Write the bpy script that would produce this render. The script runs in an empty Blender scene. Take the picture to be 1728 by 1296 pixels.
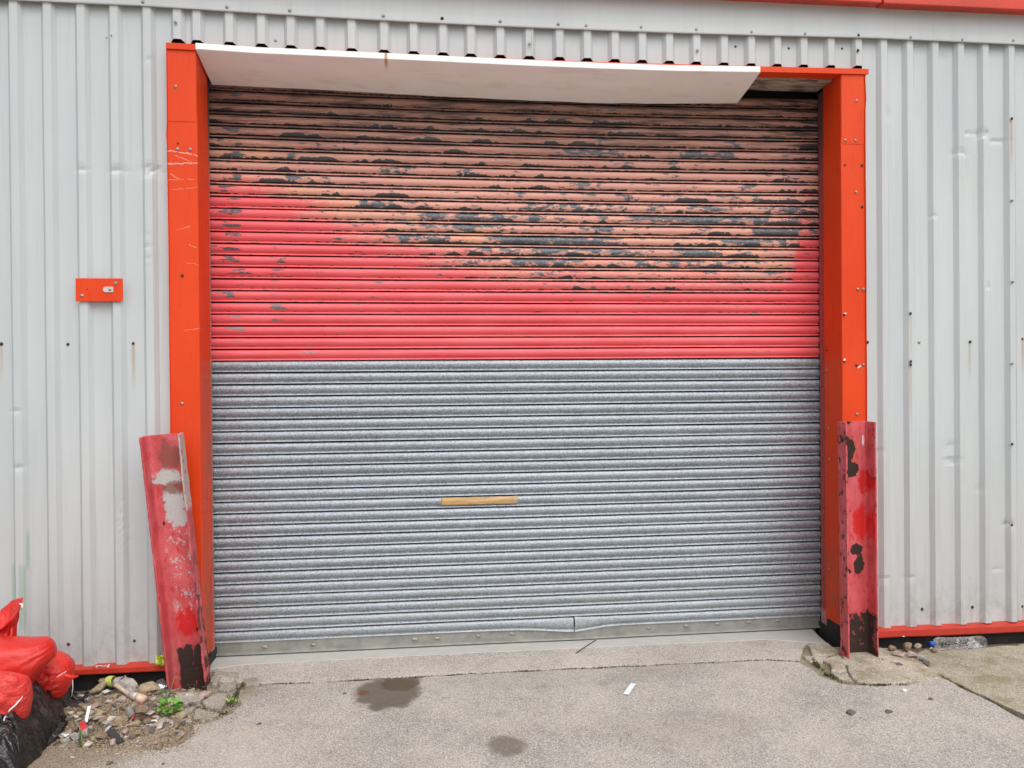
import bpy, bmesh, math, random
from mathutils import Vector, Matrix, noise as mn
random.seed(11)
SC = bpy.context.scene
COL = SC.collection
rad = math.radians
# ------------------------------------------------------------------ camera, sky, sun, exposure
FPX = 1300.0
CAMP = Vector((0, -4.5, 1.65))
_y, _p, _r = rad(6.478), rad(-0.3095), rad(-0.4842)
FWD = Vector((math.sin(_y)*math.cos(_p), math.cos(_y)*math.cos(_p), math.sin(_p)))
_rt = Vector((math.cos(_y), -math.sin(_y), 0)); _u = _rt.cross(FWD)
RGT = _rt*math.cos(_r) + _u*math.sin(_r); UPV = -_rt*math.sin(_r) + _u*math.cos(_r)
cd = bpy.data.cameras.new('camera'); cam = bpy.data.objects.new('camera', cd); COL.objects.link(cam)
cam.matrix_world = Matrix(((RGT.x, UPV.x, -FWD.x, CAMP.x), (RGT.y, UPV.y, -FWD.y, CAMP.y), (RGT.z, UPV.z, -FWD.z, CAMP.z), (0, 0, 0, 1)))
cd.sensor_width = 36; cd.lens = 36*FPX/1728; cd.clip_start = .05; cd.clip_end = 500
SC.camera = cam
SUN_EL, SUN_AZ = rad(58), rad(16)          # azimuth: to the right of straight behind the camera
world = bpy.data.worlds.new('World'); SC.world = world; world.use_nodes = True
wn = world.node_tree; wn.nodes.clear()
sky = wn.nodes.new('ShaderNodeTexSky'); sky.sky_type = 'NISHITA'; sky.sun_disc = False
sky.sun_elevation = SUN_EL; sky.sun_rotation = math.pi - SUN_AZ; sky.dust_density = 4.0; sky.air_density = 1.0
hs = wn.nodes.new('ShaderNodeHueSaturation'); hs.inputs['Saturation'].default_value = .42
bg = wn.nodes.new('ShaderNodeBackground'); bg.inputs['Strength'].default_value = .15
wo = wn.nodes.new('ShaderNodeOutputWorld')
wn.links.new(sky.outputs[0], hs.inputs['Color']); wn.links.new(hs.outputs[0], bg.inputs[0]); wn.links.new(bg.outputs[0], wo.inputs[0])
sd = bpy.data.lights.new('sun', 'SUN'); sun = bpy.data.objects.new('sun', sd); COL.objects.link(sun)
sd.energy = 1.15; sd.angle = rad(75); sd.color = (1, .97, .93)
sdir = Vector((math.sin(SUN_AZ)*math.cos(SUN_EL), -math.cos(SUN_AZ)*math.cos(SUN_EL), math.sin(SUN_EL)))
sun.rotation_euler = sdir.to_track_quat('Z', 'Y').to_euler()
SC.view_settings.view_transform = 'Standard'; SC.view_settings.look = 'None'
SC.view_settings.exposure = 0.31; SC.view_settings.gamma = 1; SC.view_settings.use_curve_mapping = False
SC.render.engine = 'CYCLES'; SC.cycles.max_bounces = 8

# ------------------------------------------------------------------ helpers
def ray(px, py): return FWD*FPX + RGT*(px-864) - UPV*(py-648)
def W(px, py, Y=0.0):                      # point of the photograph on the upright plane y = Y
    d = ray(px, py); return CAMP + d*((Y-CAMP.y)/d.y)
def G(px, py, Z=0.0):                      # point of the photograph on the level plane z = Z
    d = ray(px, py); return CAMP + d*((Z-CAMP.z)/d.z)
def tag(o, label=None, cat=None, group=None, kind=None):
    if label: o['label'] = label
    if cat: o['category'] = cat
    if group: o['group'] = group
    if kind: o['kind'] = kind
    return o
def thing(name, label, cat, loc=(0, 0, 0), group=None):
    o = bpy.data.objects.new(name, None); COL.objects.link(o); o.location = loc
    o.empty_display_size = .1
    return tag(o, label, cat, group)
def link(name, me, parent=None):
    o = bpy.data.objects.new(name, me); COL.objects.link(o)
    if parent: o.parent = parent
    return o
class MB:
    def __init__(s): s.v = []; s.f = []
    def add(s, v, f):
        n = len(s.v); s.v += [tuple(p) for p in v]; s.f += [tuple(i+n for i in q) for q in f]; return s
    def box(s, x0, x1, y0, y1, z0, z1):
        return s.add([(x0,y0,z0),(x1,y0,z0),(x1,y1,z0),(x0,y1,z0),(x0,y0,z1),(x1,y0,z1),(x1,y1,z1),(x0,y1,z1)],
                     [(0,3,2,1),(4,5,6,7),(0,1,5,4),(1,2,6,5),(2,3,7,6),(3,0,4,7)])
    def grid(s, P, nu, nv, flip=False):    # P: row-major (nv rows of nu)
        f = []
        for j in range(nv-1):
            for i in range(nu-1):
                q = (j*nu+i, j*nu+i+1, (j+1)*nu+i+1, (j+1)*nu+i)
                f.append(q[::-1] if flip else q)
        return s.add(P, f)
    def prism(s, pts, z0, z1):             # polygon (ccw) in xy, zs may be callables
        a = [(p[0], p[1], z0(p) if callable(z0) else z0) for p in pts]; b = [(p[0], p[1], z1(p) if callable(z1) else z1) for p in pts]
        n = len(pts)
        return s.add(a+b, [tuple(range(n-1, -1, -1)), tuple(range(n, 2*n))] + [(i, (i+1) % n, n+(i+1) % n, n+i) for i in range(n)])
    def tube(s, pts, r, n=6, caps=True):
        pts = [Vector(p) for p in pts]; R = r if hasattr(r, '__len__') else [r]*len(pts); P = []
        for i, p in enumerate(pts):
            t = (pts[min(i+1, len(pts)-1)] - pts[max(i-1, 0)]).normalized()
            a = t.cross(Vector((0, 0, 1)) if abs(t.z) < .9 else Vector((1, 0, 0))).normalized(); b = t.cross(a)
            P += [p + (a*math.cos(2*math.pi*k/n) + b*math.sin(2*math.pi*k/n))*R[i] for k in range(n)]
        f = [(j*n+k, j*n+(k+1) % n, (j+1)*n+(k+1) % n, (j+1)*n+k) for j in range(len(pts)-1) for k in range(n)]
        if caps: f += [tuple(range(n-1, -1, -1)), tuple(range((len(pts)-1)*n, len(pts)*n))]
        return s.add(P, f)
    def mesh(s, name, mat, smooth=False):
        me = bpy.data.meshes.new(name); me.from_pydata(s.v, [], s.f); me.update()
        if mat: me.materials.append(mat)
        if smooth: me.polygons.foreach_set('use_smooth', [True]*len(me.polygons))
        bm = bmesh.new(); bm.from_mesh(me); bmesh.ops.recalc_face_normals(bm, faces=bm.faces) if not getattr(s, 'keep', 0) else None; bm.to_mesh(me); bm.free()
        return me
    def build(s, name, mat, parent=None, smooth=False, bevel=0):
        o = link(name, s.mesh(name, mat, smooth), parent)
        if bevel:
            b = o.modifiers.new('bevel', 'BEVEL'); b.width = bevel; b.segments = 2; b.limit_method = 'ANGLE'
        return o
def attr(o, name, vals):
    a = o.data.attributes.new(name, 'FLOAT', 'POINT'); a.data.foreach_set('value', vals)
def fbm(x, y=0, z=0, o=3): return mn.fractal(Vector((x, y, z)), 1.0, 2.0, o)
def sag(x, z):                              # the head of the opening has sagged a little in mid span
    return -.02*max(0, (z-1.75)/1.75)**1.5*max(0, 1-((x-.6)/2.1)**2)
def ss(a, b, x):
    t = max(0, min(1, (x-a)/(b-a))); return t*t*(3-2*t)

# ------------------------------------------------------------------ material kit
class T:
    def __init__(s, name):
        s.m = bpy.data.materials.new(name); s.m.use_nodes = True; s.t = s.m.node_tree; s.t.nodes.clear()
        s._g = None; s._o = None
    def nd(s, ty, **k):
        n = s.t.nodes.new('ShaderNode'+ty)
        for a, b in k.items(): setattr(n, a, b)
        return n
    def put(s, sock, v):
        if hasattr(v, 'is_output'): s.t.links.new(v, sock)
        elif v is not None:
            if hasattr(v, '__len__') and sock.type == 'RGBA' and len(v) == 3: v = (*v, 1)
            sock.default_value = v
    def math(s, op, a, b=None, c=None, clamp=False):
        n = s.nd('Math', operation=op, use_clamp=clamp)
        for i, q in enumerate((a, b, c)):
            if q is not None: s.put(n.inputs[i], q)
        return n.outputs[0]
    def add(s, a, b): return s.math('ADD', a, b)
    def sub(s, a, b): return s.math('SUBTRACT', a, b)
    def mul(s, *q):
        r = q[0]
        for b in q[1:]: r = s.math('MULTIPLY', r, b)
        return r
    def mx(s, *q):
        r = q[0]
        for b in q[1:]: r = s.math('MAXIMUM', r, b)
        return r
    def inv(s, a): return s.math('SUBTRACT', 1, a)
    def pos(s):
        if not s._g: s._g = s.nd('NewGeometry').outputs['Position']
        return s._g
    def obj(s):
        if not s._o: s._o = s.nd('TexCoord').outputs['Object']
        return s._o
    def sep(s, v):
        n = s.nd('SeparateXYZ'); s.put(n.inputs[0], v); return n.outputs
    def comb(s, x, y, z):
        n = s.nd('CombineXYZ')
        for i, q in enumerate((x, y, z)): s.put(n.inputs[i], q)
        return n.outputs[0]
    def sc(s, v, k):
        n = s.nd('VectorMath', operation='MULTIPLY'); s.put(n.inputs[0], v); n.inputs[1].default_value = k; return n.outputs[0]
    def noise(s, v, scale=1, detail=3, rough=.5, dist=0):
        n = s.nd('TexNoise'); s.put(n.inputs['Vector'], v); n.inputs['Scale'].default_value = scale
        n.inputs['Detail'].default_value = detail; n.inputs['Roughness'].default_value = rough; n.inputs['Distortion'].default_value = dist
        return n.outputs['Fac']
    def voro(s, v, scale=1, feature='F1', out='Distance'):
        n = s.nd('TexVoronoi', feature=feature); s.put(n.inputs['Vector'], v); n.inputs['Scale'].default_value = scale
        return n.outputs[out]
    def sm(s, v, lo, hi, a=0, b=1):
        n = s.nd('MapRange', interpolation_type='SMOOTHSTEP')
        for i, q in enumerate((v, lo, hi, a, b)): s.put(n.inputs[i], q)
        return n.outputs[0]
    def lin(s, v, lo, hi, a=0, b=1):
        n = s.nd('MapRange')
        for i, q in enumerate((v, lo, hi, a, b)): s.put(n.inputs[i], q)
        return n.outputs[0]
    def curve(s, v, pts, lo, hi):           # pts in (input, output 0..1)
        n = s.nd('FloatCurve'); c = n.mapping.curves[0]
        q = [((a-lo)/(hi-lo), b) for a, b in pts]
        c.points[0].location = q[0]; c.points[1].location = q[-1]
        for a in q[1:-1]: c.points.new(*a)
        for p_ in c.points: p_.handle_type = 'VECTOR'
        n.mapping.update(); s.put(n.inputs['Value'], s.lin(v, lo, hi)); return n.outputs[0]
    def mix(s, f, a, b):
        n = s.nd('Mix', data_type='RGBA'); s.put(n.inputs[0], f); s.put(n.inputs[6], a); s.put(n.inputs[7], b); return n.outputs[2]
    def attr(s, name): return s.nd('Attribute', attribute_name=name).outputs['Fac']
    def ell(s, x, z, cx, cz, rx, rz, soft=.3, wob=None):   # soft ellipse mask with a wobbly edge
        a = s.math('POWER', s.mul(s.sub(x, cx), 1/rx), 2); b = s.math('POWER', s.mul(s.sub(z, cz), 1/rz), 2)
        d = s.add(a, b)
        if wob is not None: d = s.add(d, wob)
        return s.sm(d, 1-soft, 1+soft, 1, 0)
    def bump(s, h, strength=.3, dist=.01, normal=None):
        n = s.nd('Bump'); n.inputs['Strength'].default_value = strength; n.inputs['Distance'].default_value = dist
        s.put(n.inputs['Height'], h)
        if normal is not None: s.put(n.inputs['Normal'], normal)
        return n.outputs[0]
    def out(s, col, rough=.5, metal=0, normal=None, **k):
        b = s.nd('BsdfPrincipled'); s.put(b.inputs['Base Color'], col); s.put(b.inputs['Roughness'], rough); s.put(b.inputs['Metallic'], metal)
        if normal is not None: s.put(b.inputs['Normal'], normal)
        for a, q in k.items(): s.put(b.inputs[a.replace('_', ' ')], q)
        o = s.nd('OutputMaterial'); s.t.links.new(b.outputs[0], o.inputs[0]); return s.m
def simple(name, col, rough=.5, metal=0, var=.15, scale=20, bump=0, **k):
    t = T(name); n = t.noise(t.pos(), scale, 4, .6)
    c = t.mix(t.sm(n, .25, .75), tuple(q*(1-var) for q in col), tuple(min(1, q*(1+var)) for q in col))
    return t.out(c, rough, metal, t.bump(n, bump, .01) if bump else None, **k)

# --- cladding paint
RUST = [(2,580,80,.5),(115,581,0,.5),(225,580,90,.8),(1636,577,90,.6),(1725,573,80,.8),(1537,530,130,.5),(1537,612,150,.6),(1707,200,130,.9),(1640,1025,40,.5),(1726,1024,60,.7),(226,1083,40,.35)]
def m_cladding():
    t = T('grey_cladding_paint'); P = t.pos(); x, y, z = t.sep(P)
    n1 = t.noise(t.sc(P, (2, 2, .5)), 1, 4, .6); n2 = t.noise(t.sc(P, (30, 30, 1.2)), 1, 3, .6); n3 = t.noise(P, 90, 2)
    c = t.mix(t.sm(n1, .3, .7), (.495, .53, .54), (.555, .585, .59))
    low = t.sm(z, 1.5, .1); c = t.mix(t.mul(low, .45), c, (.47, .44, .43)); c = t.mix(t.mul(t.sm(z, .55, .1), t.sm(t.noise(t.sc(P, (13, 13, 9)), 1, 5, .7), .42, .68), .45), c, (.30, .265, .22))
    c = t.mix(t.mul(t.sm(n2, .50, .75), t.add(.15, t.mul(low, .2))), c, (.36, .35, .33))
    c = t.mix(t.mul(t.sm(n3, .72, .8), .12), c, (.25, .23, .2))
    for px, py, ln, st in RUST:
        q = W(px, py, -.03 if px in (1537, 1707) else 0); L = max(ln, 6)/285
        wz = t.sub(q.z, z); wdt = t.math('ABSOLUTE', t.sub(t.add(x, t.mul(t.sub(n2, .5), .012)), q.x))
        m = t.mul(t.sm(wdt, .004, .013, 1, 0), t.sm(wz, -.004, .006), t.sm(wz, L*.15, L, 1, 0), st*.6)
        c = t.mix(m, c, (.34, .21, .07))
    for px, py, ln, w in ((24, 945, 115, .012), (41, 945, 120, .018), (48, 890, 70, .008), (184, 1020, 14, .004)):
        q = W(px, py); wz = t.sub(q.z, z); wx = t.math('ABSOLUTE', t.sub(t.add(x, t.mul(t.sub(n2, .5), .02)), q.x))
        m = t.mul(t.sm(wx, w*.7, w*1.2, 1, 0), t.sm(wz, 0, .05), t.sm(wz, ln/285*.8, ln/285, 1, 0), .6)
        c = t.mix(m, c, (.30, .42, .33) if px < 100 else (.5, .42, .05))
    sx, sz = W(195, 1090)[0], 0
    return t.out(c, t.lin(n1, 0, 1, .42, .55), 0, t.bump(t.noise(P, 14, 3), .08, .01), Specular_IOR_Level=.35)
# --- orange sheet
def m_orange():
    t = T('orange_sheet_paint'); P = t.pos(); x, y, z = t.sep(P)
    n = t.noise(t.sc(P, (3, 3, 1)), 1, 4, .6); n2 = t.noise(t.sc(P, (40, 40, 6)), 1, 4, .65)
    c = t.mix(t.sm(n, .3, .7), (.68, .050, .006), (.74, .062, .009))
    c = t.mix(t.mul(t.sm(n2, .55, .75), .30), c, (.42, .03, .01)); c = t.mix(t.mul(t.sm(t.noise(t.sc(P, (6, 6, 3)), 1, 5, .65), .52, .7), .22), c, (.62, .085, .03))
    spl = t.mul(t.sm(z, 1.0, .12), t.sm(t.noise(t.sc(P, (16, 16, 7)), 1, 5, .7), .40, .66), .6); c = t.mix(spl, c, (.20, .10, .06))
    nick = t.sm(t.noise(t.sc(P, (45, 45, 30)), 1, 4, .6), .715, .73); c = t.mix(t.mul(nick, .8), c, (.40, .25, .20))
    # scraped lines on the upper part of the left jamb
    for (px, py, hw, hh, tilt) in ((302, 257, .12, .0035, -.14), (312, 276, .10, .004, .05), (310, 268, .05, .0015, -.4), (296, 298, .03, .0025, -.5), (305, 303, .08, .0012, .06), (315, 318, .08, .001, .1), (325, 415, .022, .0015, -.5), (310, 385, .04, .0012, .3), (325, 445, .04, .001, -.1), (322, 556, .05, .001, .12)):
        q = W(px, py, -.05); dx = t.sub(x, q.x)
        dz = t.math('ABSOLUTE', t.add(t.sub(t.sub(z, q.z), t.mul(dx, tilt)), t.mul(t.sub(t.noise(t.sc(P, (35, 1, 35)), 1, 2), .5), .02)))
        m = t.mul(t.sm(dz, hh*.5, hh*1.3, 1, 0), t.sm(t.math('ABSOLUTE', dx), hw*.8, hw, 1, 0), t.sm(t.math('ABSOLUTE', t.sub(y, -.05)), .008, .012, 1, 0), t.sm(n2, .35, .5))
        c = t.mix(t.mul(m, .8), c, (.62, .42, .36))
    # brown rub marks on the lower left reveal
    m = t.mul(t.sm(z, 2.0, 1.7), t.sm(y, .02, .06), t.sm(x, 0, -.5), t.sm(t.noise(t.sc(P, (4, 14, 3)), 1, 4, .6), .42, .62), .6)
    c = t.mix(m, c, (.33, .09, .05))
    return t.out(c, t.lin(n2, .2, .8, .38, .55), 0, t.bump(t.noise(P, 9, 2), .06, .01), Specular_IOR_Level=.28)
# --- shutter curtain: two coats of paint flaking off galvanised laths
def m_shutter():
    t = T('flaking_red_shutter_paint'); P = t.pos(); x, y, z = t.sep(P); v = t.attr('lath_v'); zs = t.attr('lath_z')
    row = t.mul(zs, 37.13)
    soft = t.noise(t.comb(t.mul(x, 2.2), row, t.mul(z, 6)), 1, 4, .6)
    fine = t.noise(t.comb(t.mul(x, 26), row, t.mul(z, 90)), 1, 5, .7)
    zb = t.curve(x, [(-1.3, .90), (-.95, .90), (-.75, .72), (-.42, .50), (0, .33), (.35, .20), (.55, .14), (2.25, .14), (2.36, .25), (2.44, .62), (2.6, .66)], -1.3, 2.6)
    zb = t.lin(zb, 0, 1, 2.2, 2.9)
    d = t.add(t.sub(zb, zs), t.add(t.mul(t.sub(soft, .5), .42), t.mul(t.sub(t.noise(t.comb(row, t.mul(x, .6), 0), 1, 2), .5), .30)))
    redm = t.mx(t.sm(t.add(d, t.mul(t.sub(fine, .5), .42)), -.13, .12), t.mul(t.sm(t.noise(t.comb(t.mul(x, 5), row, t.mul(z, 22)), 1, 5, .65), .64, .70), t.sm(zs, 3.4, 2.9)))
    redm = t.mul(redm, t.sm(fine, .12, .30))
    red = t.mix(t.sm(soft, .3, .7), (.77, .102, .116), (.83, .142, .156))
    redd = t.mix(t.mul(t.sm(t.noise(t.comb(t.mul(x, 1.2), row, t.mul(z, 30)), 1, 4), .5, .75), .35), red, (.50, .05, .06))
    sal = t.mix(t.sm(soft, .35, .65), (.62, .295, .24), (.69, .34, .265))
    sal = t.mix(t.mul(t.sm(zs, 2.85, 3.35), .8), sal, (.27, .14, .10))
    sal = t.mix(t.mul(t.sm(t.math('ABSOLUTE', t.add(d, .12)), .16, .04), t.sm(soft, .42, .62), .42), sal, (.68, .37, .19))
    c = t.mix(redm, sal, redd)
    # flaking
    worn = t.inv(t.sm(d, -.12, .22))
    cen = t.mul(t.sm(x, -.6, .35), t.sm(zs, 3.25, 2.75))
    D = t.mul(worn, t.add(t.add(.52, t.mul(.33, t.sm(zs, 2.6, 2.8))), t.mul(cen, .38)), t.sm(zs, 3.42, 3.2, .35, 1))
    D = t.math('MINIMUM', t.add(D, t.mul(.30, t.sm(zs, 1.88, 2.25))), 1.05)
    e1 = t.noise(t.comb(t.mul(x, 30), row, 0), 1, 4, .62); e2 = t.noise(t.comb(t.mul(x, 4.5), row, 3.3), 1, 5, .62); e3 = t.noise(t.comb(t.mul(x, 13), row, 5.1), 1, 3, .6)
    jag = t.noise(t.comb(t.mul(x, 90), row, t.mul(z, 90)), 1, 3, .7)
    rowv = t.mul(t.sub(t.noise(t.comb(t.mul(row, 1.7), t.mul(x, .55), 2.2), 1, 2), .5), .34)
    lo = t.add(t.sub(.63, t.mul(D, .29)), rowv); ht = t.add(t.sub(.72, t.mul(D, .19)), t.mul(rowv, .6))
    hgt = t.mul(t.math('POWER', t.sm(e1, lo, t.add(lo, .09)), .6), t.add(t.add(.032, t.mul(D, t.lin(e3, .3, .7, .02, .14))), t.mul(t.sm(e2, ht, t.add(ht, .12)), t.mul(D, .24))))
    top = t.sub(.758, t.add(hgt, t.mul(t.sub(jag, .5), t.add(.025, t.mul(hgt, .5)))))
    chip1 = t.mul(t.sm(t.sub(v, top), -.004, .012), t.sm(v, .782, .772), t.sm(hgt, .010, .018))
    f2 = t.noise(t.comb(t.mul(x, 13), row, t.mul(z, 36)), 1, 6, .68)
    f3 = t.noise(t.comb(t.mul(x, 60), row, t.mul(z, 110)), 1, 4, .6)
    dens = t.mul(t.sm(t.noise(t.comb(t.mul(x, 1.1), row, 1.7), 1, 3, .6), .38, .66), t.sm(t.math('ABSOLUTE', t.sub(zs, 2.50)), .42, .08), t.sm(x, -.7, .1), worn)
    dens = t.mx(dens, t.mul(worn, .55, t.sm(t.noise(t.comb(t.mul(x, 2.3), t.mul(row, 1.3), 8.1), 1, 3, .6), .50, .68), t.sm(zs, 3.3, 3.1)))
    thr = t.sub(t.add(.69, t.mul(t.math('ABSOLUTE', t.sub(v, .2)), .10)), t.add(t.mul(dens, .33), t.mul(worn, .06)))
    f2b = t.add(f2, t.mul(t.sub(f3, .5), t.add(.05, t.mul(worn, .09))))
    chip2 = t.mul(t.sm(f2b, thr, t.add(thr, .012)), t.sm(v, .75, .72))
    # a vertical run of old scars near the left guide and a few lone ones
    scar = t.noise(t.comb(t.mul(x, 8), row, t.mul(z, 30)), 1, 4, .6)
    col1 = t.mul(t.sm(t.math('ABSOLUTE', t.sub(x, -1.13)), .10, .03), t.sm(zs, 1.8, 1.95)); col2 = t.mul(t.sm(t.math('ABSOLUTE', t.sub(x, -.87)), .07, .02), t.sm(zs, 1.95, 2.05), t.sm(zs, 2.5, 2.4))
    st = t.sub(t.sub(.685, t.mul(.03, t.sm(zs, 2.0, 2.3))), t.mul(t.mx(col1, col2), .135))
    chip3 = t.mul(t.sm(t.add(scar, t.mul(t.sub(f3, .5), .06)), st, t.add(st, .012)), t.sm(t.math('ABSOLUTE', t.sub(v, .34)), .28, .22))
    lip = t.noise(t.comb(t.mul(x, 9), row, 7.7), 1, 5, .7)
    chip4 = t.mul(t.sm(t.add(lip, t.mul(D, .14)), .60, .64), t.sm(v, .765, .775), t.sm(t.add(v, t.mul(t.sub(fine, .5), .3)), .86, .90))
    rim = t.mul(t.sm(t.sub(v, top), -.05, -.02), t.sm(v, .78, .76), t.sm(hgt, .03, .05), t.sm(jag, .42, .56), .6)
    c = t.mix(rim, c, (.80, .50, .33)); c = t.mix(t.mul(t.sm(t.noise(t.comb(t.mul(x, 90), row, t.mul(z, 160)), 1, 3, .6), .64, .70), worn, .55), c, (.30, .12, .10))
    bare = t.mx(chip1, chip2, chip3, chip4)
    metal = t.mix(t.sm(f3, .3, .7), (.075, .08, .09), (.17, .18, .20))
    metal = t.mix(chip1, metal, t.mix(t.sm(t.add(v, t.mul(t.sub(f2, .5), .2)), .70, .58), (.026, .020, .020), (.085, .085, .092)))  # chip foot painted near-black for the shadow under each lath's bulge
    lowz = t.mul(t.sm(zs, 2.35, 1.9), t.inv(chip1)); metal = t.mix(t.mul(lowz, .7), metal, (.26, .26, .28))
    c = t.mix(bare, c, metal)
    # grime, with canopy shade painted in just under the head; grooves darkened
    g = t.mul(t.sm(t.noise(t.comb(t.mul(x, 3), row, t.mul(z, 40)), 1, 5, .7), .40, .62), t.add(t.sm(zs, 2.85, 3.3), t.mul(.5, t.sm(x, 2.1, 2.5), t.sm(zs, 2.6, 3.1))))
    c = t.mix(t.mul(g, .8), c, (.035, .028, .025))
    gr = t.mx(t.sm(v, .915, .94), t.sm(v, .055, .035), t.mul(t.sm(t.math('ABSOLUTE', t.sub(v, .745)), .03, .005), .4))
    c = t.mix(t.mul(gr, .85), c, (.03, .02, .02))
    h = t.sub(1, t.add(bare, t.mul(f3, .08)))
    return t.out(c, t.mix(bare, (.42,)*3, (.5,)*3), t.mul(bare, .35), t.bump(h, .55, .0015), Specular_IOR_Level=.35)
def m_galv():
    t = T('galvanised_spangle_steel'); P = t.pos(); x, y, z = t.sep(P); v = t.attr('lath_v'); zs = t.attr('lath_z')
    vec = t.comb(x, t.mul(zs, 13.7), t.mul(z, 1.15))
    cell = t.nd('TexVoronoi'); t.put(cell.inputs['Vector'], vec); cell.inputs['Scale'].default_value = 150
    r = t.sep(cell.outputs['Color'])[0]
    big = t.add(t.mul(t.noise(t.comb(t.mul(x, 1.4), t.mul(zs, 41), t.mul(z, 8)), 1, 4, .6), .7), t.mul(t.noise(t.comb(t.mul(zs, 97), 0, t.mul(x, .15)), 1, 1), .55)); fine = t.noise(t.sc(P, (220, 1, 320)), 1, 2)
    tone = t.add(t.mul(r, .45), t.add(t.mul(big, .35), t.mul(fine, .35)))
    c = t.mix(t.sm(tone, .25, .9), (.20, .222, .245), (.46, .505, .55))
    dirt = t.mul(t.sm(zs, .62, .1), t.sm(t.noise(t.comb(t.mul(x, 5), t.mul(zs, 9), t.mul(z, 12)), 1, 4, .65), .35, .7), .45)
    c = t.mix(dirt, c, (.33, .32, .28))
    rs = t.mul(t.sm(t.noise(t.comb(t.mul(x, 9), t.mul(zs, 29), t.mul(z, 20)), 1, 4, .6), .73, .80), t.sm(zs, .9, .5), .55)
    c = t.mix(rs, c, (.25, .16, .08))
    gr = t.mx(t.sm(v, .925, .945), t.sm(v, .045, .025)); c = t.mix(t.mul(gr, .9), c, (.02, .02, .02))
    band = t.sm(t.math('ABSOLUTE', t.sub(v, .71)), .05, .02)
    return t.out(c, t.lin(r, 0, 1, .48, .68), t.mul(.60, t.inv(dirt)), t.bump(t.add(fine, r), .22, .0012))
# --- concrete
def m_concrete(name, a, b, dirtmask=None, moss=0, stains=(), warm=0, edge=None):
    t = T(name); P = t.pos(); x, y, z = t.sep(P)
    g1 = t.noise(P, 300, 3, .7); g2 = t.voro(P, 240); big = t.noise(P, 1.6, 5, .6); mid = t.noise(P, 9, 4, .6); gv = t.sep(t.voro(P, 235, out='Color'))[0]
    f = t.add(t.mul(t.sub(g1, .5), 1.9), t.add(t.mul(t.sub(gv, .5), .7), t.add(t.mul(t.sub(big, .5), 1.0), .25)))
    c = t.mix(t.sm(f, -.35, .85), tuple(q*.82 for q in a), tuple(q*1.12 for q in b))
    c = t.mix(t.mul(t.sm(gv, .86, .93), .5), c, tuple(min(1, q*1.45) for q in b))
    c = t.mix(t.mul(t.sm(gv, .12, .06), .55), c, tuple(q*.45 for q in a))
    c = t.mix(t.mul(t.sm(mid, .52, .74), .30), c, tuple(q*.72 for q in a))
    c = t.mix(t.mul(t.sm(t.noise(P, 3.1, 4, .55), .5, .7), .22), c, (.45, .385, .32))
    if moss:
        c = t.mix(t.mul(t.sm(t.noise(P, 7, 5, .65), .46, .66), moss), c, (.17, .145, .06))
        c = t.mix(t.mul(t.sm(t.noise(P, 15, 5, .7), .58, .72), moss*.7), c, (.5, .46, .36))
    rough = t.lin(g1, 0, 1, .7, .9)
    wob = t.mul(t.sub(t.noise(P, 11, 5, .7), .5), 2.0)
    for cx_, cy_, rx, ry, st, col, rg in stains:
        m = t.mul(t.ell(x, y, cx_, cy_, rx, ry, .28 if rg < .5 else .6, wob), st)
        c = t.mix(m, c, col); rough = t.lin(m, 0, 1, rough, rg)
    if dirtmask: c, rough = dirtmask(t, x, y, P, c, rough, g1, gv)
    h = t.add(t.mul(g1, 1), t.add(t.mul(g2, .5), t.mul(mid, .6)))
    return t.out(c, rough, 0, t.bump(h, .5, .004), Specular_IOR_Level=.25)
def yard_dirt(t, x, y, P, c, rough, g1, gv):
    # soil washed off the rubble on the left
    w = t.mul(t.sub(t.noise(P, 5, 5, .65), .5), .42)
    ed = t.add(t.add(t.mul(x, -.9), t.mul(y, .55)), w)
    m = t.sm(ed, .50, .86)
    soil = t.mix(t.sm(t.add(t.mul(g1, .7), t.mul(gv, .4)), .3, .85), (.11, .08, .05), (.36, .28, .19))
    return t.mix(t.mul(m, .85), c, soil), rough
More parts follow.
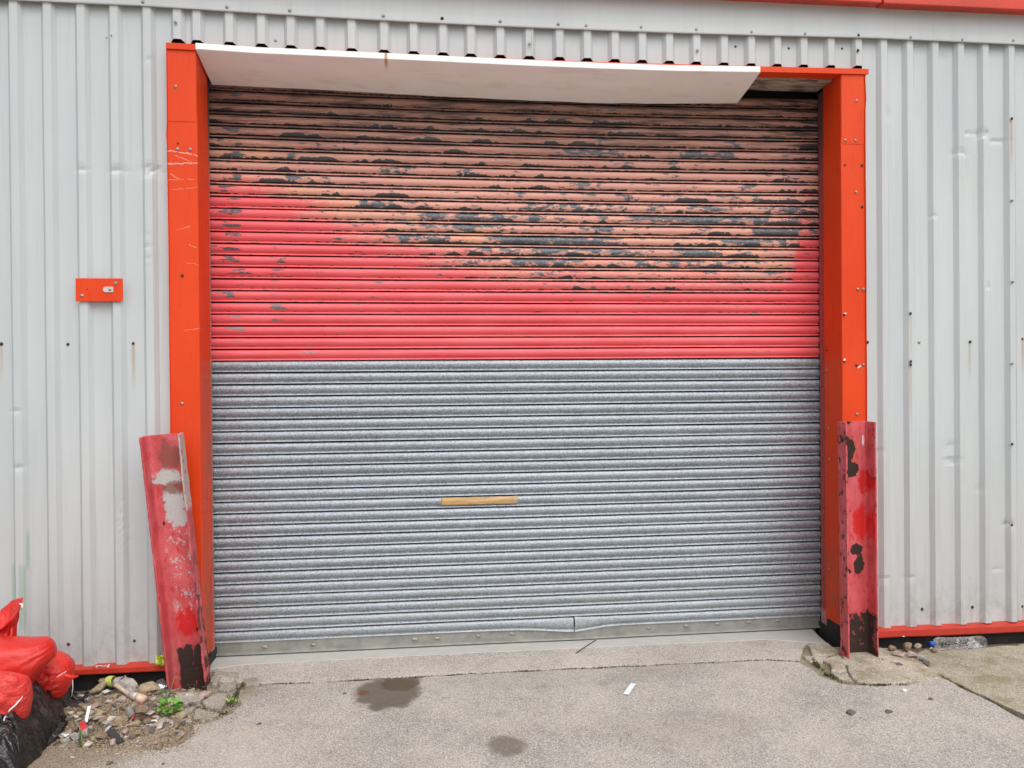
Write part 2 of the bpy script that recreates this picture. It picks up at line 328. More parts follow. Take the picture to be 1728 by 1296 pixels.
# --- painted steel posts
def m_post(name, left):
    t = T(name); P = t.obj(); x, y, z = t.sep(P)
    n1 = t.noise(t.sc(P, (9, 9, 5)), 1, 4, .6); n2 = t.noise(t.sc(P, (26, 26, 16)), 1, 6, .7); n3 = t.noise(P, 140, 3, .6)
    c = t.mix(t.sm(n1, .3, .7), (.52, .068, .078), (.68, .135, .15))
    c = t.mix(t.mul(t.sm(t.noise(t.sc(P, (14, 14, 6)), 3, 4, .6), .58, .68), .8), c, (.55, .012, .012))
    c = t.mix(t.mul(t.sm(n3, .55, .75), .35), c, (.74, .30, .30)); c = t.mix(t.mul(t.sm(t.noise(t.sc(P, (40, 40, 9)), 1, 5, .7), .54, .7), .55), c, (.36, .05, .05))
    n2w = t.add(t.mul(t.sub(n2, .5), 3.2), t.mul(t.sub(t.noise(P, 26, 3, .6), .5), 2.4))
    dark = t.mix(n3, (.018, .011, .009), (.06, .035, .026))
    if left:
        c = t.mix(t.mul(t.sm(t.noise(t.sc(P, (12, 12, 3)), 1, 5, .6), .5, .68), .5), c, (.36, .10, .09))
        gre = t.mix(n3, (.36, .35, .34), (.62, .61, .6))
        m = t.mx(t.ell(x, z, .10, 1.12, .07, .05, .1, n2w), t.ell(x, z, .115, .965, .055, .115, .1, n2w), t.ell(x, z, .14, .90, .045, .05, .1, n2w))
        sp = t.mul(t.sm(t.add(n2, t.mul(t.sub(n3, .5), .5)), .56, .60), t.mx(t.ell(x, z, .12, .68, .075, .22, .8), t.ell(x, z, .12, .42, .06, .14, .8)))
        c = t.mix(t.mx(m, t.mul(sp, .9)), c, gre)
        br = t.mx(t.ell(x, z, .12, 1.235, .06, .08, .5, n2w), t.ell(x, z, .13, 1.06, .06, .035, .5, n2w)); c = t.mix(t.mul(br, .75), c, (.20, .07, .05))
        rd = t.ell(x, z, .12, .31, .06, .08, .4, n2w); c = t.mix(t.mul(rd, .9), c, (.60, .012, .012))
        b = t.mx(t.mul(t.sm(t.add(z, t.mul(n2w, .035)), .185, .17), t.sm(t.add(x, t.mul(n2w, .01)), .04, .05)), t.ell(x, z, .165, .265, .009, .011, .2), t.ell(x, z, .05, .87, .006, .012, .2))
        b = t.mul(b, t.inv(t.mul(t.sm(n2, .60, .66), .8)), t.sm(t.add(x, t.mul(n2w, .008)), .188, .178)); edg = t.mul(t.mx(t.sm(x, .008, .002), t.mul(t.sm(x, .19, .195), t.sm(z, .35, .05))), t.sm(n2, .44, .54)); c = t.mix(t.mul(edg, .85), c, (.20, .055, .025)); b = t.mx(b, t.sm(t.noise(P, 30, 5, .7), .73, .75))
        fl = t.mul(t.sm(x, .192, .197), t.sm(n2, .46, .54), t.sm(z, .9, .4, .2, 1)); b = t.mx(b, t.mul(fl, .8))
        fg = t.mul(t.sm(x, .185, .19), t.sm(z, .93, .97), t.sm(n2, .38, .45)); c = t.mix(t.mul(fg, .9), c, (.48, .44, .40))
    else:
        st = t.mul(t.sm(t.noise(t.sc(P, (30, 30, 2.5)), 1, 4, .6), .56, .7), .6); c = t.mix(st, c, (.42, .11, .02))
        c = t.mix(t.mul(t.ell(x, z, .155, 1.03, .03, .07, .5, n2w), .9), c, (.55, .008, .008)); c = t.mix(t.mul(t.ell(x, z, .14, .78, .045, .11, .5, n2w), .9), c, (.6, .01, .01))
        b = t.mx(t.ell(x, z, .028, 1.28, .03, .04, .1, n2w), t.ell(x, z, .060, 1.22, .04, .075, .1, n2w), t.ell(x, z, .075, 1.105, .062, .046, .1, n2w), t.ell(x, z, .035, 1.05, .022, .06, .1, n2w), t.ell(x, z, .07, 1.38, .012, .012, .1, n2w))
        b = t.mx(b, t.ell(x, z, .11, .62, .038, .036, .1, n2w), t.ell(x, z, .125, .53, .03, .07, .1, n2w), t.ell(x, z, .055, .49, .018, .014, .1, n2w), t.mul(t.sm(t.add(t.math('ABSOLUTE', t.sub(x, .098)), t.mul(n2w, .012)), .092, .078), t.sm(t.add(z, t.mul(n2w, .04)), .25, .235), t.inv(t.mul(t.sm(n2, .58, .62), .7))))
        b = t.mx(b, t.mul(t.sm(n2, .55, .58), t.sm(t.math('ABSOLUTE', t.sub(x, .0)), .024, .004), .95), t.mul(t.sm(n2, .57, .6), t.sm(x, .172, .18), .9), t.sm(t.noise(P, 24, 5, .7), .66, .68))
        c = t.mix(t.mul(t.sm(t.noise(P, 60, 4, .7), .68, .72), t.ell(x, z, .09, .6, .06, .16, .6), .9), c, (.7, .62, .55))
        c = t.mix(t.mul(t.ell(x, z, .158, 1.27, .006, .035, .3, n2w), .9), c, (.75, .72, .7))
    c = t.mix(b, c, dark)
    return t.out(c, t.lin(b, 0, 1, .45, .85), 0, t.bump(t.sub(t.mul(n2, .5), b), .5, .003), Specular_IOR_Level=.35)
def m_bag(name, a, b, cr=1.0):
    t = T(name); P = t.obj(); x, y, z = t.sep(P)
    w = t.nd('TexWave'); t.put(w.inputs['Vector'], P); w.inputs['Scale'].default_value = 130; w2 = t.nd('TexWave', bands_direction='Z'); t.put(w2.inputs['Vector'], P); w2.inputs['Scale'].default_value = 130
    n = t.noise(P, 9, 4, .6); c = t.mix(t.sm(n, .3, .7), a, b); d = t.noise(P, 16, 5, .7)
    c = t.mix(t.mul(t.sm(d, .55, .75), .22), c, tuple(q*.6 for q in a)); c = t.mix(t.mul(t.sm(t.noise(P, 45, 3, .6), .60, .72), .25), c, (.6, .22, .19))
    r = t.math('ABSOLUTE', t.sub(t.noise(t.sc(P, (7, 7, 16)), 1, 3, .55, 1.2), .5)); r2 = t.math('ABSOLUTE', t.sub(t.noise(t.sc(P, (20, 20, 30)), 1, 3, .6, .8), .5))
    h = t.add(t.mul(w.outputs['Fac'], .05), t.add(t.mul(w2.outputs['Fac'], .05), t.mul(t.add(t.mul(t.sm(r, 0, .16), 1.0), t.mul(t.sm(r2, 0, .2), .45)), cr)))
    return t.out(c, .38, 0, t.bump(h, .42, .008), Specular_IOR_Level=.5)

M = {}
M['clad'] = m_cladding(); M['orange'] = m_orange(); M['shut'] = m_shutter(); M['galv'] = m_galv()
M['screw'] = simple('zinc_screw', (.33, .32, .31), .45, .5, .3, 60)
M['rustscrew'] = simple('rusty_screw', (.05, .03, .02), .8, 0, .4, 90)
M['dark'] = simple('dark_void', (.012, .011, .011), .9)
M['plinth'] = simple('bitumen_plinth', (.020, .019, .018), .85, 0, .5, 12, .3)
M['redtrim'] = simple('red_drip_trim', (.47, .036, .018), .45, 0, .12, 8)
M['fascia'] = simple('red_fascia_paint', (.56, .040, .014), .45, 0, .12, 6)
M['white'] = simple('white_board_plastic', (.80, .79, .78), .4, 0, .03, 5)
M['rail'] = simple('grey_bottom_rail', (.30, .30, .27), .45, .35, .18, 14)
M['wood'] = None

# ================================================================== STRUCTURE: ground
def jag(pts, amp=.012, step=.05, closed=True, seed=0):
    out = []; n = len(pts)
    for i in range(n if closed else n-1):
        a = Vector((*pts[i][:2], 0)); b = Vector((*pts[(i+1) % n][:2], 0)); L = (b-a).length
        k = max(1, int(min(L, 6)/step)) if L < 6 else 1
        nrm = Vector((-(b-a).y, (b-a).x, 0)).normalized() if L > 0 else Vector()
        for j in range(k):
            p = a.lerp(b, j/k); o = fbm(p.x*9+seed, p.y*9, seed*3.1, 4)*amp if L < 6 else 0
            out.append((p.x+nrm.x*o, p.y+nrm.y*o))
    return out
def slab(name, pts, z0, z1, mat, parent=None, bevel=.006, amp=.012, seed=0, kind='structure'):
    pp = jag(pts, amp, .04, True, seed)
    area = sum(pp[i][0]*pp[(i+1) % len(pp)][1]-pp[(i+1) % len(pp)][0]*pp[i][1] for i in range(len(pp)))
    if area < 0: pp = pp[::-1]
    o = MB().prism(pp, z0, z1).build(name, mat, parent, bevel=bevel)
    return tag(o, kind=kind) if kind else o
def bx(a, b, c, d): p, q = G((a+c)/2, b), G((a+c)/2, d); l, r = G(a, (b+d)/2), G(c, (b+d)/2); return (p.x+q.x)/2, (p.y+q.y)/2, (r.x-l.x)/2, (p.y-q.y)/2
s1 = bx(600, 1141, 710, 1198); s2 = bx(822, 1241, 888, 1275); s3 = bx(640, 1141, 708, 1166); s4 = bx(603, 1165, 622, 1173)
dk = (.10, .078, .05)
M['yard'] = m_concrete('yard_concrete', (.26, .245, .22), (.49, .46, .415), yard_dirt,
    stains=[(*s1, .88, (.105, .085, .06), .42), (*s3, .8, (.075, .045, .02), .4), (*s4, .8, (.16, .06, .03), .6), (*s2, .72, (.12, .10, .075), .7), (*bx(1000, 1195, 1300, 1260), .16, (.2, .17, .14), .8), (*bx(250, 1235, 520, 1330), .2, (.5, .42, .35), .8), (*bx(620, 1120, 1300, 1160), .18, (.2, .18, .15), .8)])
M['apron'] = m_concrete('apron_concrete', (.29, .265, .235), (.51, .465, .415))
M['right'] = m_concrete('mossy_slab_concrete', (.23, .20, .15), (.43, .385, .30), moss=.55)
M['chunk'] = m_concrete('broken_concrete', (.27, .235, .18), (.50, .45, .37), moss=.6)
M['chunkl'] = m_concrete('broken_edge_concrete', (.22, .20, .17), (.42, .375, .32), moss=.3)
M['filler'] = m_concrete('crumbled_joint', (.13, .11, .07), (.34, .30, .23), moss=.8)
M['thr'] = simple('threshold_screed', (.43, .425, .395), .7, 0, .06, 12, .05)
M['soil'] = m_concrete('soil', (.06, .045, .03), (.26, .20, .14))
tag(MB().box(-60, 60, -80, .5, -.3, -.055).build('soil', M['soil']), kind='structure')

for nm, q in (('joint_soil', ((1330, 1088), (1344, 1121), (1372, 1130), (1392, 1146), (1425, 1156), (1475, 1160), (1530, 1158), (1592, 1146), (1560, 1100), (1500, 1092))), ('joint_soil', ((345, 1132), (420, 1128), (440, 1158), (418, 1164), (412, 1192), (396, 1204), (374, 1216), (331, 1225), (285, 1230), (300, 1175), (350, 1165)))):
    tag(MB().prism([(lambda g: (g.x, g.y))(G(*p)) for p in q][::-1], -.09, -.007 if q[0][0] > 900 else -.003).build(nm, M['filler']), kind='structure')
crackL = [G(460, 1155), G(602, 1148.5), G(735, 1141), G(864, 1134), G(1080, 1124), G(1296, 1114), G(1348, 1117)]
padR = [G(*p) for p in ((1368, 1127), (1388, 1142), (1420, 1153), (1470, 1157), (1530, 1155), (1588, 1144))]
jx = G(1590, 1143); j2 = G(1728, 1213)
edgeL = [G(*p) for p in ((220, 1236), (289, 1226), (331, 1222), (373, 1213), (393, 1202), (408, 1190), (400, 1170), (416, 1161), (440, 1157))]
yard = [(-60, -80), (j2.x+.25, -80), (j2.x+.02, -2.4), (j2.x, j2.y), ((jx.x+j2.x)/2, (jx.y+j2.y)/2), (jx.x, jx.y)] + [(p.x, p.y) for p in padR[::-1]] + [(p.x, p.y) for p in crackL[::-1]] + [(p.x, p.y) for p in edgeL[::-1]] + [(-2.2, edgeL[0].y), (-60, edgeL[0].y)]
slab('yard_pavement', yard, -.1, 0, M['yard'], amp=.016)
# strip in front of the threshold, meeting the yard at a mossy crack
ap = [(-1.19, .125), (-1.19, -.10)] + [(p.x, p.y+.018) for p in crackL] + [(2.22, -.14), (2.30, -.02), (2.40, .06), (2.40, .125)]
apo = jag(ap, .012, .04, True, 4)
tag(MB().prism(apo, -.1, lambda p: .002+max(0, min(1, (p[1]+.2)/.32))*.010).build('apron_pavement', M['apron'], bevel=.006), kind='structure')
t0 = [G(355, 1131), G(432, 1122.5), G(600, 1114), G(864, 1101), G(1080, 1091), G(1296, 1081.5), G(1380, 1088), G(1398, 1092)]
thr = [(p.x, p.y-.012) for p in t0] + [(2.6, .9), (-1.4, .9)]
tag(MB().prism(jag(thr, .006, .05, True, 9), -.1, .0145).build('threshold', M['thr'], bevel=.003), kind='structure')
# slab beyond the joint, lower right
rs = [(jx.x+.026, jx.y), (j2.x+.044, j2.y), (j2.x+.05, -2.4), (j2.x+.28, -80), (60, -80), (60, -.13), (3.62, -.13), (3.60, -.16), (2.99, -.15), (2.80, -.28)]
slab('side_pavement', rs, -.1, -.004, M['right'], amp=.018, seed=7)
c4 = lambda *q: [(lambda g: (g.x, g.y))(G(1340+a/4.4536, 1000+b/4.4536)) for a, b in q]
for i, (pts, z) in enumerate([
    (c4((398, 560), (425, 640), (470, 674), (700, 690), (960, 670), (1114, 644), (975, 540), (850, 455), (700, 425), (640, 420), (340, 430)), .006),
    (c4((262, 538), (375, 555), (397, 600), (352, 616), (272, 604)), .014),
    (c4((272, 608), (350, 620), (404, 606), (440, 668), (330, 650)), .008),
    (c4((215, 515), (335, 470), (403, 535), (377, 554), (255, 537)), .010),
    (c4((100, 400), (250, 385), (340, 455), (260, 482), (130, 480)), .012),
    (c4((60, 475), (135, 485), (250, 487), (205, 522), (120, 528)), .006)]):
    slab('broken_concrete', pts, -.1, z, M['chunk'], bevel=.009, amp=.010, seed=20+i)
c3 = lambda *q: [(lambda g: (g.x, g.y))(G(220+a/7.2, 1080+b/7.2)) for a, b in q]
for i, (pts, z) in enumerate([
    (c3((560, 700), (790, 690), (900, 745), (850, 800), (780, 800), (610, 860), (540, 840)), .030),
    (c3((880, 800), (1050, 690), (1175, 700), (1180, 790), (1095, 885), (930, 850)), .024),
    (c3((620, 880), (800, 835), (750, 890), (640, 955), (570, 950)), .016),
    (c3((770, 885), (830, 845), (930, 878), (1085, 915), (1000, 965), (750, 985)), .012),
    (c3((1000, 480), (1105, 470), (1055, 580), (985, 570)), .016),
    (c3((1090, 580), (1275, 500), (1290, 590), (1180, 640), (1075, 630)), .014),
    (c3((1370, 490), (1550, 462), (1580, 540), (1400, 565)), .010),
    (c3((1010, 400), (1300, 410), (1330, 480), (1130, 462), (1010, 470)), .012),
    (c3((560, 930), (640, 960), (760, 990), (700, 1010), (540, 1000)), .006)]):
    slab('broken_concrete', pts, -.1, z, M['chunkl'], bevel=.007, amp=.010, seed=40+i)

# ================================================================== THE BUILDING
bld = thing('warehouse', 'grey ribbed metal warehouse wall with red trim around the shutter doorway', 'building', (0, 0, 0))
XL, XR = -1.397, 2.691                      # outer edges of the door frame
DENT = []
def dent(px, py, rx, rz, a, Y=-.034):
    q = W(px, py, Y); DENT.append((q.x, q.z, rx, rz, a))
for d in ((136, 284, .03, .018, .010), (196, 286, .04, .02, .016), (254, 287, .05, .03, .022), (250, 100, .02, .02, .006), (24, 694, .03, .012, .008), (30, 790, .03, .02, .010), (205, 880, .05, .2, .006),
          (247, 393, .02, .008, .008), (247, 415, .02, .008, .008), (247, 437, .02, .008, .008), (247, 452, .02, .008, .008),
          (1661, 224, .035, .025, .022), (1640, 222, .03, .012, .010), (1690, 237, .06, .012, .014), (1624, 256, .05, .018, .014), (1502, 190, .03, .03, .008), (1577, 363, .02, .015, .010), (1671, 482, .015, .02, .012),
          (1610, 755, .035, .03, .012), (1613, 778, .05, .018, .014), (1706, 886, .03, .02, .018), (1658, 825, .03, .02, .008), (1490, 763, .03, .012, .012), (1495, 979, .035, .012, .018), (1540, 977, .03, .012, .016), (1680, 1030, .06, .06, .010), (1595, 95, .05, .03, .006), (1690, 962, .04, .015, .010)):
    dent(*d)
def clad_y(x, z, y):
    for cx, cz, rx, rz, a in DENT:
        q = ((x-cx)/rx)**2 + ((z-cz)/rz)**2
        if q < 6: y += .6*a*math.exp(-q)*(1+.8*fbm(x*60, z*60))
    return y + .0016*fbm(x*3.1, z*.9, 2) + .0008*fbm(x*9, z*3, 5)
CREST = [W(p, 60, -.034).x for p in (15, 72, 129, 185, 241, 292, 325, 380, 434, 484, 534, 587, 642, 692, 742, 789, 839, 888, 939, 986, 1033, 1079, 1125, 1171, 1218, 1264, 1308, 1353, 1399, 1445, 1488, 1532, 1575, 1618, 1660, 1704)]
CREST = [CREST[0]-.172*k for k in range(20, 0, -1)] + CREST + [CREST[-1]+.17*k for k in range(1, 22)]
def sheet(x0, x1, z0, z1, off=0):
    xs = []
    for c in CREST:
        for dx, y in ((-.021, 0), (0, -.027), (.013, -.0275), (.026, -.0275), (.039, -.027), (.060, 0)): xs.append((c+dx, y))
    last = None; mid = []
    for i, (x, y) in enumerate(xs[:-1]):
        mid.append((x, y)); x2, y2 = xs[i+1]
        if y == 0 and y2 == 0 and x2-x > .03:
            mid += [(x+(x2-x)*k, 0) for k in (.2, .4, .6, .8)]
    mid.sort()
    def yy(x):
        for i in range(len(mid)-1):
            if mid[i][0] <= x <= mid[i+1][0]:
                a, b = mid[i], mid[i+1]; f = (x-a[0])/max(1e-6, b[0]-a[0]); return a[1]+(b[1]-a[1])*f
        return 0
    cx = [(x0, yy(x0))]+[p for p in mid if x0+.003 < p[0] < x1-.003]+[(x1, yy(x1))]
    near = x0 < 6 and x1 > -5
    nz = max(2, int((z1-z0)/(.022 if near else .5)))
    rows = []
    for j in range(nz+1):
        for x, y in cx:
            z = z0+(z1-z0)*j/nz
            if j == 0: z += sag(x, z)-y/.027*.012 if z0 > 2 else 0
            rows.append((x, clad_y(x, z, y*1-off), z))
    return MB().grid(rows, len(cx), nz+1, False)
ZT, ZB = 3.86, .092
S1 = W(313.5, 60).x; S2 = W(905.5, 60, -.02).x; S3 = W(1186.5, 60, -.01).x; S4 = W(1718.5, 60, -.01).x; S0 = -2.36
ZD = 3.5515
def clad(*spans, label=None):
    mb = MB(); mb.keep = 1
    for sp in spans:
        s = sheet(*sp); mb.add(s.v, s.f)
    o = mb.build('cladding_sheet', M['clad'], bld, False)
    if label: o['label'] = label
    return o
clad((-6.5, S0, ZB, ZT, 0))
clad((S0, XL, ZB, ZT, .002), (XL, S1, ZD, ZT, .002), label='grey ribbed sheet with creased ribs left of the door')
clad((S1-.01, S2, ZD, ZT, 0)); clad((S2-.03, S3, ZD, ZT, .003))
clad((S3-.03, XR, ZD, ZT, 0), (XR, S4, ZB, ZT, 0), label='grey ribbed sheet with dents right of the door')
clad((S4-.02, 8.5, ZB, ZT, .003))
# core behind the sheets, plinth and roof
core = MB(); core.box(-6.5, -1.32, .05, .28, .06, 4.3).box(2.62, 8.5, .05, .28, .06, 4.3).box(-1.32, 2.62, .08, .28, 3.56, 4.3)
core.box(-6.5, 8.5, .36, .5, .02, 4.3).build('wall_core', M['dark'], bld)
MB().box(-6.5, -1.245, .005, .3, -.2, .07).build('plinth', M['plinth'], bld); MB().box(2.54, 8.5, .005, .3, -.2, .06).build('plinth', M['plinth'], bld)
# flat flashing over the head of the sheets
def flashing(x0, x1, off):
    xs = [x0+(x1-x0)*k/24 for k in range(25)]; P = []
    for x in xs:
        zb = 3.7315+sag(x, 3.73)*1.1-.006*(1 if x < 0 else 0)*0
        P.append((x, zb))
    v = []
    for x, zb in P: v += [(x, -.030-off, zb+.0), (x, -.041-off, zb), (x, -.0425-off, zb+.006), (x, -.041-off, zb+.05), (x, -.041-off, 4.0)]
    mb = MB(); mb.keep = 1; n = 5; f = []
    for i in range(len(P)-1):
        for j in range(n-1): f.append((i*n+j, (i+1)*n+j, (i+1)*n+j+1, i*n+j+1))
    return mb.add(v, f).build('flashing', M['clad'], bld)
SF = W(974, 25, -.04).x
flashing(-6.5, SF, 0); flashing(SF-.04, 8.5, .0015)
# red eaves fascia
fz = W(1491, 5, -.12).z; fj = W(1489, 5, -.12).x
def fascia(x0, x1, z0a, z0b, off):
    mb = MB(); b = [(x0, z0a), (x1, z0b)]
    v = []
    for x, z in b: v += [(x, -.035, z+.012), (x, -.125-off, z), (x, -.125-off, z+.19), (x, -.035, z+.20)]
    return mb.add(v, [(0, 1, 5, 4), (1, 2, 6, 5), (2, 3, 7, 6), (0, 4, 7, 3), (0, 3, 2, 1), (4, 5, 6, 7)]).build('fascia', M['fascia'], bld, bevel=.006)
fascia(-6.5, fj-.004, W(1300, 1, -.12).z, W(1489, 5.5, -.12).z, 0)
fascia(fj+.004, 8.5, W(1494, 7, -.12).z, W(1728, 15, -.12).z, .004)
MB().box(-6.6, 8.6, -.10, .6, 4.24, 4.30).build('roof', M['clad'], bld)
# red drip trim below the sheets
def drip(x0, x1, zl, zr, zbl, zbr):
    n = 30; v = []
    for i in range(n+1):
        f = i/n; x = x0+(x1-x0)*f; z = zl+(zr-zl)*f; zb = zbl+(zbr-zbl)*f; w = .0025*fbm(x*3, 1)
        v += [(x, .004, z+.006), (x, -.056+w, z-.008), (x, -.058+w, zb+.006+w), (x, -.054+w, zb+w), (x, -.02, zb+.004)]
    mb = MB(); mb.keep = 1
    return mb.add(v, [(i*5+j+1, (i+1)*5+j+1, (i+1)*5+j, i*5+j) for i in range(n) for j in range(4)]).build('drip_trim', M['redtrim'], bld)
drip(-6.5, -1.25, .092, .092, .052, .055); drip(2.6, 3.0, .093, .090, .043, .041); drip(2.995, 6.5, .0905, .060, .0405, .015)

# ------------------------------------------------------------------ screws
sm_ = MB(); R = [(.0, .0052), (.0075, .0042), (.0082, .0014), (.0105, .0)]
v = [(0, -.0055, 0)]; f = []
for r, h in R[1:]:
    for k in range(8): v.append((r*math.cos(k*math.pi/4), -h, r*math.sin(k*math.pi/4)))
for k in range(8): f.append((0, 1+k, 1+(k+1) % 8))
for q in range(2):
    for k in range(8): f.append((1+q*8+k, 1+(q+1)*8+k, 1+(q+1)*8+(k+1) % 8, 1+q*8+(k+1) % 8))
SCREW = sm_.add(v, f).mesh('screw', M['screw'], True); SCREWR = SCREW.copy(); SCREWR.materials[0] = M['rustscrew']
def screw(px, py, Y, parent, rusty=0, s=1.0, name='screw'):
    q = W(px, py, Y); o = link(name, SCREWR if rusty else SCREW, parent)
    if parent: q = q - parent.location
    o.location = q; o.scale = (s, s, s); o.rotation_euler = (0, random.random()*6, 0); return o
for px, py in ((241, 3), (383, 12), (489, 18), (647, 27), (844, 36), (942, 41), (989, 43.5), (1082, 46), (1175, 50), (1268, 54), (1358.5, 57), (1536.5, 63), (1623.5, 67), (1709.5, 68.5)): screw(px, py, -.0425, bld)
for px, py in ((746, 31), (1448.5, 59.5)): screw(px, py, -.0425, bld, 1)
for px, py in ((296, 37.5), (893.5, 74), (1177, 85)): screw(px, py, -.038, bld, 0, .9)
for px, py in ((465, 68),): screw(px, py, -.002, bld, 0, .8)
for px, py in ((1241.5, 78.5), (1331, 81.5), (1421, 82)): screw(px, py, -.001, bld, 1, .7)
screw(1448, 85, -.035, bld, 1, .9)
for px, py in ((1708, 338), (1709, 475), (1708, 613)): screw(px, py, -.036, bld)
for px, py in ((1551, 577.5),): screw(px, py, -.001, bld)
for px, py in ((1464, 577.5), (1637, 577), (1725, 572), (2.5, 580.5), (115, 581), (225, 579.5), (115.5, 1087), (227, 1081), (1556, 1028), (1641, 1024.5), (1725, 1023), (1712, 1024)): screw(px, py, -.001, bld, px != 1712, 1.0)
for px, py in ((1707.5, 200), (1536.5, 529), (1537, 610), (1537, 615.5), (1708, 749.5), (1707.5, 886)): screw(px, py, -.036, bld, 1, .9)
for px, py in ((144, 64), (180, 64), (188, 60), (130, 81), (139, 1095), (199, 1093)): screw(px, py, -.0345 if px < 190 and py < 70 and px != 144 else -.001, bld, 1, .4)

# ================================================================== DOOR FRAME
frm = thing('door_frame', 'orange red sheet metal frame lining the shutter doorway', 'door frame', (0, 0, 0))
def angle_sheet(x_out, x_in, y_f, y_b, z0, z1, off, wob=0):
    s = 1 if x_in > x_out else -1; n = int((z1-z0)/.06)+1; v = []
    for j in range(n+1):
        z = z0+(z1-z0)*j/n; w = .0018*fbm(z*2.3, x_out, 1)+off
        xo = x_out - s*w + (.006*math.exp(-((z-3.36)/.05)**2) if s < 0 else -.004*math.exp(-((z-3.02)/.03)**2)) * (1 if abs(off) < 1 else 0)
        v += [(xo, .0, z), (xo, y_f-.012, z), (xo+s*.002, y_f-w, z), (x_in-s*.003, y_f-w, z), (x_in+s*w*.5, y_f+.003, z), (x_in+s*(w*.5), y_b, z)]
    mb = MB(); f = [(j*6+i, j*6+i+1, (j+1)*6+i+1, (j+1)*6+i) for j in range(n) for i in range(5)]
    return mb.add(v, f).build('jamb_sheet', M['orange'], frm)
zsL = W(310, 193, -.05).z; zsR = W(1440, 232, -.05).z
angle_sheet(XL, -1.240, -.05, .165, .10, zsL, 0); angle_sheet(XL+.002, -1.243, -.05, .165, zsL-.04, 3.50, .0022)
angle_sheet(XR, 2.537, -.05, .160, .115, zsR, 0); angle_sheet(XR-.002, 2.540, -.05, .160, zsR-.04, 3.50, .0022)
# head: drip lip, orange soffit strip, weathered lining board
xs = [-1.399+(2.713+1.399)*k/40 for k in range(41)]; v = []
for x in xs:
    q = sag(x, 3.5); zt = 3.527+.006*ss(0, 2.7, x)+q*.9; zb = zt-.034
    v += [(x, .06, zt+.004), (x, -.058, zt), (x, -.062, zt-.003), (x, -.062, zb), (x, -.058, zb-.001), (x, -.056, zb+.004), (x, .035, zb+.004)]
mb = MB(); mb.add(v, [(i*7+j, (i+1)*7+j, (i+1)*7+j+1, i*7+j+1) for i in range(40) for j in range(6)] + [tuple(range(7)), tuple(range(40*7, 41*7))[::-1]])
mb.build('lintel_trim', M['orange'], frm)
M['soffit'] = (lambda t: t.out(t.mix(t.sm(t.noise(t.sc(t.pos(), (3, 12, 3)), 2, 6, .7), .40, .66), (.46, .40, .33), (.10, .075, .06)), .85))(T('weathered_lining_board'))
MB().box(-1.238, 2.533, .037, .235, 3.492, 3.51).build('lining_board', M['soffit'], frm)
# guide channels at each side of the curtain
def guide(name, x0, x1, mat, sgn):
    n = 90; v = []
    for j in range(n+1):
        z = -.02+3.5*j/n; w = .0022*fbm(z*22, x0, 3)
        xi = x1 + (-sgn)*(.004+w)
        v += [(x0, .166, z), (xi, .166+w*1.6, z), (xi, .235, z), (x0, .235, z), ]
    return MB().add(v, [(j*4+i, j*4+(i+1) % 4, (j+1)*4+(i+1) % 4, (j+1)*4+i) for j in range(n) for i in range(4)]).build(name, mat, frm)
def m_guide():
    t = T('worn_guide_paint'); P = t.pos(); x, y, z = t.sep(P); n = t.noise(P, 75, 3, .7); b = t.noise(P, 6, 5, .7)
    c = t.mix(t.sm(n, .35, .7), (.30, .042, .038), (.46, .115, .105)); c = t.mix(t.mul(t.sm(t.math('ABSOLUTE', t.sub(y, .166)), .010, .002), t.sm(x, 0, -1), .75), c, (.62, .40, .36))
    c = t.mix(t.mul(t.sm(t.add(z, t.mul(t.sub(b, .5), .14)), .08, .055), t.sm(x, 0, 1)), c, (.018, .016, .015))
    c = t.mix(t.mul(t.sm(t.add(z, t.mul(t.sub(b, .5), .1)), .18, .14), t.sm(b, .4, .5), .6), c, (.55, .30, .28))
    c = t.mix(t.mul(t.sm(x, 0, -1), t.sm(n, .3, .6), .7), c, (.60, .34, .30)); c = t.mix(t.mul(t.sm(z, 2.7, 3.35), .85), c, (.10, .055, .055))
    return t.out(c, .7, 0, t.bump(n, .8, .006), Specular_IOR_Level=.25)
M['guide'] = m_guide()
guide('guide_channel', -1.30, -1.247, M['guide'], 1); guide('guide_channel', 2.60, 2.541, M['guide'], -1)
MB().box(2.545, 2.70, -.02, .165, -.03, .125).build('post_base', M['plinth'], frm)
MB().box(-1.40, -1.25, -.01, .16, -.05, .10).build('post_base', M['plinth'], frm)
for px, py in ((296, 146), (299.5, 251.5), (321, 252), (307, 681), (1446, 170), (1427, 236.5), (1444, 237), (1445, 324), (1448, 488), (1457.5, 488), (1446.5, 699), (1457.5, 615.5)): screw(px, py, -.0535, frm, 0, .85)
for px, py in ((300, 242), (307.5, 465), (1455, 279), (1455, 349), (1424.5, 531), (1425, 610), (1445.5, 616.5), (1426, 278)): screw(px, py, -.0525, frm, 1, .6 if px in (300, 1426) else .8)
